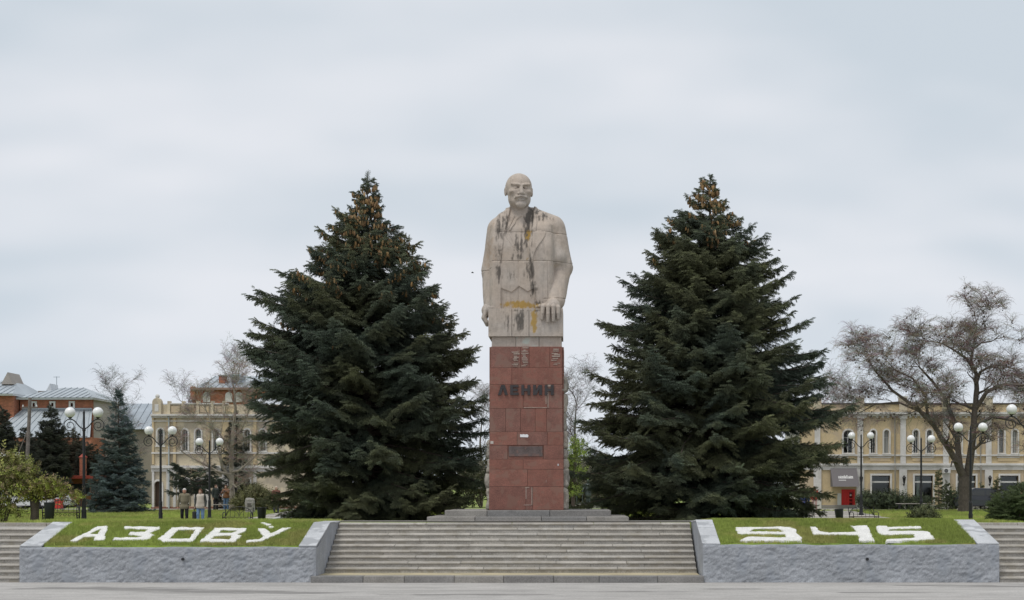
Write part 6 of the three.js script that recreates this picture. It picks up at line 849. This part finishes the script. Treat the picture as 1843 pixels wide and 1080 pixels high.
  if (o.sleeves) { // vest over darker sleeves
    const vest = blobField(top.slice(0, 4)); mesh('vest', nets((x, y, z) => Math.max(vest(x, y, z) - 0.012, hem - y), [-0.35, hem - 0.05, -0.3], [0.35, 1.58, 0.3], o.far ? 0.03 : 0.02), cl(o.coat), t);
    const sl = blobField(top.slice(4)); mesh('sleeves', nets(sl, [-0.5, 0.6, -0.3], [0.5, 1.6, 0.5], 0.024), cl(o.sleeves), t);
  } else mesh('coat', nets(cut, [-0.52, 0.6, -0.35], [0.52, 1.62, 0.55], o.far ? 0.03 : 0.02), cl(o.coat), t);
  const tr = [['b', [-0.07, 0.92, 0], [0.07, 0.92, 0], 0.125, 0.125, 0]]; for (const s of ['L', 'R']) tr.push(['b', J['hip' + s], J['knee' + s], 0.1, 0.078, 0.05], ['b', J['knee' + s], add(J['ank' + s], [0, 0.02, 0]), 0.076, 0.062, 0.02]); mesh('trousers', blob(tr, 0.022), cl(o.legs), t);
  for (const s of ['L', 'R']) { const a = J['ank' + s]; mesh('shoe', blob([['b', add(a, [0, -0.045, -0.03]), add(a, [0, -0.05, 0.13]), 0.045, 0.035, 0], ['b', add(a, [0, -0.02, -0.02]), add(a, [0, 0.02, -0.01]), 0.045, 0.042, 0.03]], 0.014, 0.03), cl(o.shoes ?? [0.03, 0.025, 0.02]), t); }
  const hr = o.hairLong ? [['e', add(H, [0, 0.045, -0.025]), [0.092, 0.1, 0.1], 0], ['b', add(H, [-0.07, 0, -0.02]), add(H, [-0.085, -o.hairLong, -0.01]), 0.035, 0.03, 0.04], ['b', add(H, [0.07, 0, -0.02]), add(H, [0.085, -o.hairLong, -0.01]), 0.035, 0.03, 0.04], ['b', add(H, [0, -0.02, -0.06]), add(H, [0, -o.hairLong, -0.06]), 0.06, 0.05, 0.04], ['-e', add(H, [0, -0.03, 0.1]), [0.062, 0.09, 0.06], 0.02]] : [['e', add(H, [0, 0.048, -0.02]), [0.084, 0.085, 0.096], 0], ['-e', add(H, [0, -0.03, 0.11]), [0.08, 0.09, 0.07], 0.02]]; mesh('hair', blob(hr, o.far ? 0.016 : 0.012, 0.03), cl(o.hair), t);
  return t;
}
{
  person('elderly person with white hair in an olive grey coat and black trousers, walking', stand(332, 69, 0.03), 0.1, { h: 1.7, coat: [0.2, 0.175, 0.12], legs: [0.012, 0.012, 0.014], hair: [0.62, 0.6, 0.57], skin: [0.45, 0.23, 0.16], hem: 0.74, belly: 0.19, J: { ankR: [0.13, 0.09, 0.1], kneeR: [0.12, 0.5, 0.1], ankL: [-0.12, 0.11, -0.1], elL: [-0.28, 1.13, -0.05], wrL: [-0.3, 0.86, 0.0] } });
  const w = person('person in a pale vest with dark sleeves and blue jeans, carrying a bag', stand(361, 68.6, 0.03), -0.08, { h: 1.66, coat: [0.52, 0.46, 0.4], sleeves: [0.05, 0.055, 0.05], legs: [0.15, 0.25, 0.4], hair: [0.11, 0.045, 0.025], hairLong: 0.13, hem: 0.8, belly: 0.185, J: { ankL: [-0.1, 0.09, 0.08], kneeL: [-0.1, 0.5, 0.09] } });
  const bag = thing('shopping_bag', 'dark shopping bag held by the person in the pale vest', 'bag', [px(361, 68.6) - 0.28, hgt(-18, 68.6) + 0.3, -68.55]); mesh('sack', rbox(0.16, 0.36, 0.26, 0.05), std({ color: rgb(0.02, 0.022, 0.022), roughness: 0.7 }), bag).position.y = 0.18; { const g = new GB(); g.tube([[0, 0.34, -0.08], [0, 0.48, -0.03], [0, 0.48, 0.03], [0, 0.34, 0.08]], 0.01, 5); mesh('handle', g.build(), M.black, bag); }
  person('person in dark clothes standing by the far bench, facing the person with long hair', stand(388, 94.8), 0.9, { h: 1.72, far: 1, coat: [0.035, 0.045, 0.04], legs: [0.02, 0.02, 0.024], hair: [0.06, 0.035, 0.02], J: { wrR: [0.2, 1.0, 0.25] } });
  person('person with long hair in a brown jacket and blue jeans, hands raised to the face', stand(407, 94.6), -0.3, { h: 1.68, far: 1, coat: [0.22, 0.1, 0.045], legs: [0.1, 0.17, 0.28], hair: [0.075, 0.035, 0.02], hairLong: 0.2, hem: 0.86, shoes: [0.6, 0.6, 0.6], J: { elL: [-0.24, 1.2, 0.12], wrL: [-0.08, 1.36, 0.2], elR: [0.24, 1.2, 0.12], wrR: [0.08, 1.36, 0.2] } });
  person('person in a blue jacket and dark trousers on the shallow steps by the spruce', stand(1447, 77, 0.06), 2.6, { h: 1.76, far: 1, coat: [0.04, 0.06, 0.2], legs: [0.014, 0.015, 0.03], hair: [0.05, 0.03, 0.02], hem: 0.72 });
  person('person in a red jacket by the shop, half hidden by spruce branches', stand(1466, 97), -0.4, { h: 1.6, far: 1, coat: [0.5, 0.07, 0.05], legs: [0.45, 0.3, 0.27], hair: [0.1, 0.05, 0.03], hairLong: 0.15 });
  person('person with pale hair behind the shrub beside the coned spruce', stand(497, 89), 0.3, { h: 1.66, far: 1, coat: [0.16, 0.07, 0.05], legs: [0.05, 0.05, 0.06], hair: [0.5, 0.42, 0.34] });
}
{ // small bronze group on its plinth, far behind the monument
  const D = 108, t = thing('bronze_sculpture', 'small dark bronze sculpture of a standing figure beside a table, behind the pedestal', 'sculpture', stand(1056, D)), br = std({ color: rgb(0.07, 0.085, 0.08), roughness: 0.45, metalness: 0.5 });
  boxAt('plinth', -1.0, 1.0, 0, 0.3, -0.6, 0.6, M.slab[1], t); boxAt('bronze_foot', -0.8, 0.6, 0.3, 0.4, -0.4, 0.4, br, t);
  const y = 0.4, f = [['b', [0.1, y + 0.55, 0], [0.1, y + 1.25, 0], 0.24, 0.2, 0], ['b', [0.02, y, 0], [0.05, y + 0.6, 0], 0.09, 0.11, 0.05], ['b', [0.2, y, 0.03], [0.17, y + 0.6, 0], 0.09, 0.11, 0.05], ['b', [-0.05, y + 1.28, 0], [0.25, y + 1.28, 0], 0.11, 0.11, 0.08], ['b', [0.1, y + 1.35, 0], [0.1, y + 1.5, 0], 0.06, 0.06, 0.04], ['e', [0.1, y + 1.6, 0.02], [0.1, 0.13, 0.12], 0.03], ['b', [-0.1, y + 1.28, 0], [-0.25, y + 1.0, 0.1], 0.075, 0.06, 0.04], ['b', [-0.25, y + 1.0, 0.1], [-0.35, y + 0.72, 0.15], 0.06, 0.045, 0.02], ['b', [0.3, y + 1.28, 0], [0.45, y + 1.05, 0.05], 0.075, 0.06, 0.04], ['b', [0.45, y + 1.05, 0.05], [0.3, y + 0.9, 0.2], 0.06, 0.045, 0.02]]; mesh('figure', blob(f, 0.03), br, t);
  const tb = group('table', t); boxAt('table_top', -0.8, -0.25, y + 0.6, y + 0.66, -0.25, 0.3, br, tb); for (const x of [-0.74, -0.31]) for (const z of [-0.2, 0.24]) boxAt('leg', x - 0.04, x + 0.04, y, y + 0.598, z - 0.04, z + 0.04, br, tb);
}
{ // birds over the square
  for (const [x, y, D, say] of [[850, 491, 52, 'small dark bird flying between the coned spruce and the statue'], [1402, 451, 55, 'small dark bird flying beside the bushy spruce']]) { const b = thing('bird', say, 'bird', [px(x, D), py(y, D), -D], x, 'birds in flight'), dk0 = b.scale.setScalar(0.6), dk = std({ color: rgb(0.03, 0.03, 0.032) }); mesh('body', blob([['b', [0, 0, -0.06], [0, 0, 0.05], 0.012, 0.026, 0], ['e', [0, 0.012, 0.075], [0.018, 0.018, 0.022], 0.01]], 0.008, 0.02), dk, b); for (const q of [-1, 1]) { const g = new GB(); g.quad([q * 0.015, 0.005, 0.04], [q * 0.015, 0.005, -0.02], [q * 0.1, 0.05, -0.03], [q * 0.09, 0.05, 0.03]); g.tri([q * 0.09, 0.05, 0.03], [q * 0.1, 0.05, -0.03], [q * 0.19, 0.03, -0.05]); mesh('wing', g.build(), dk, b); } }
}
scene.traverse((o) => { if (o.isMesh) o.castShadow = o.receiveShadow = true; });
renderer.render(scene, camera);
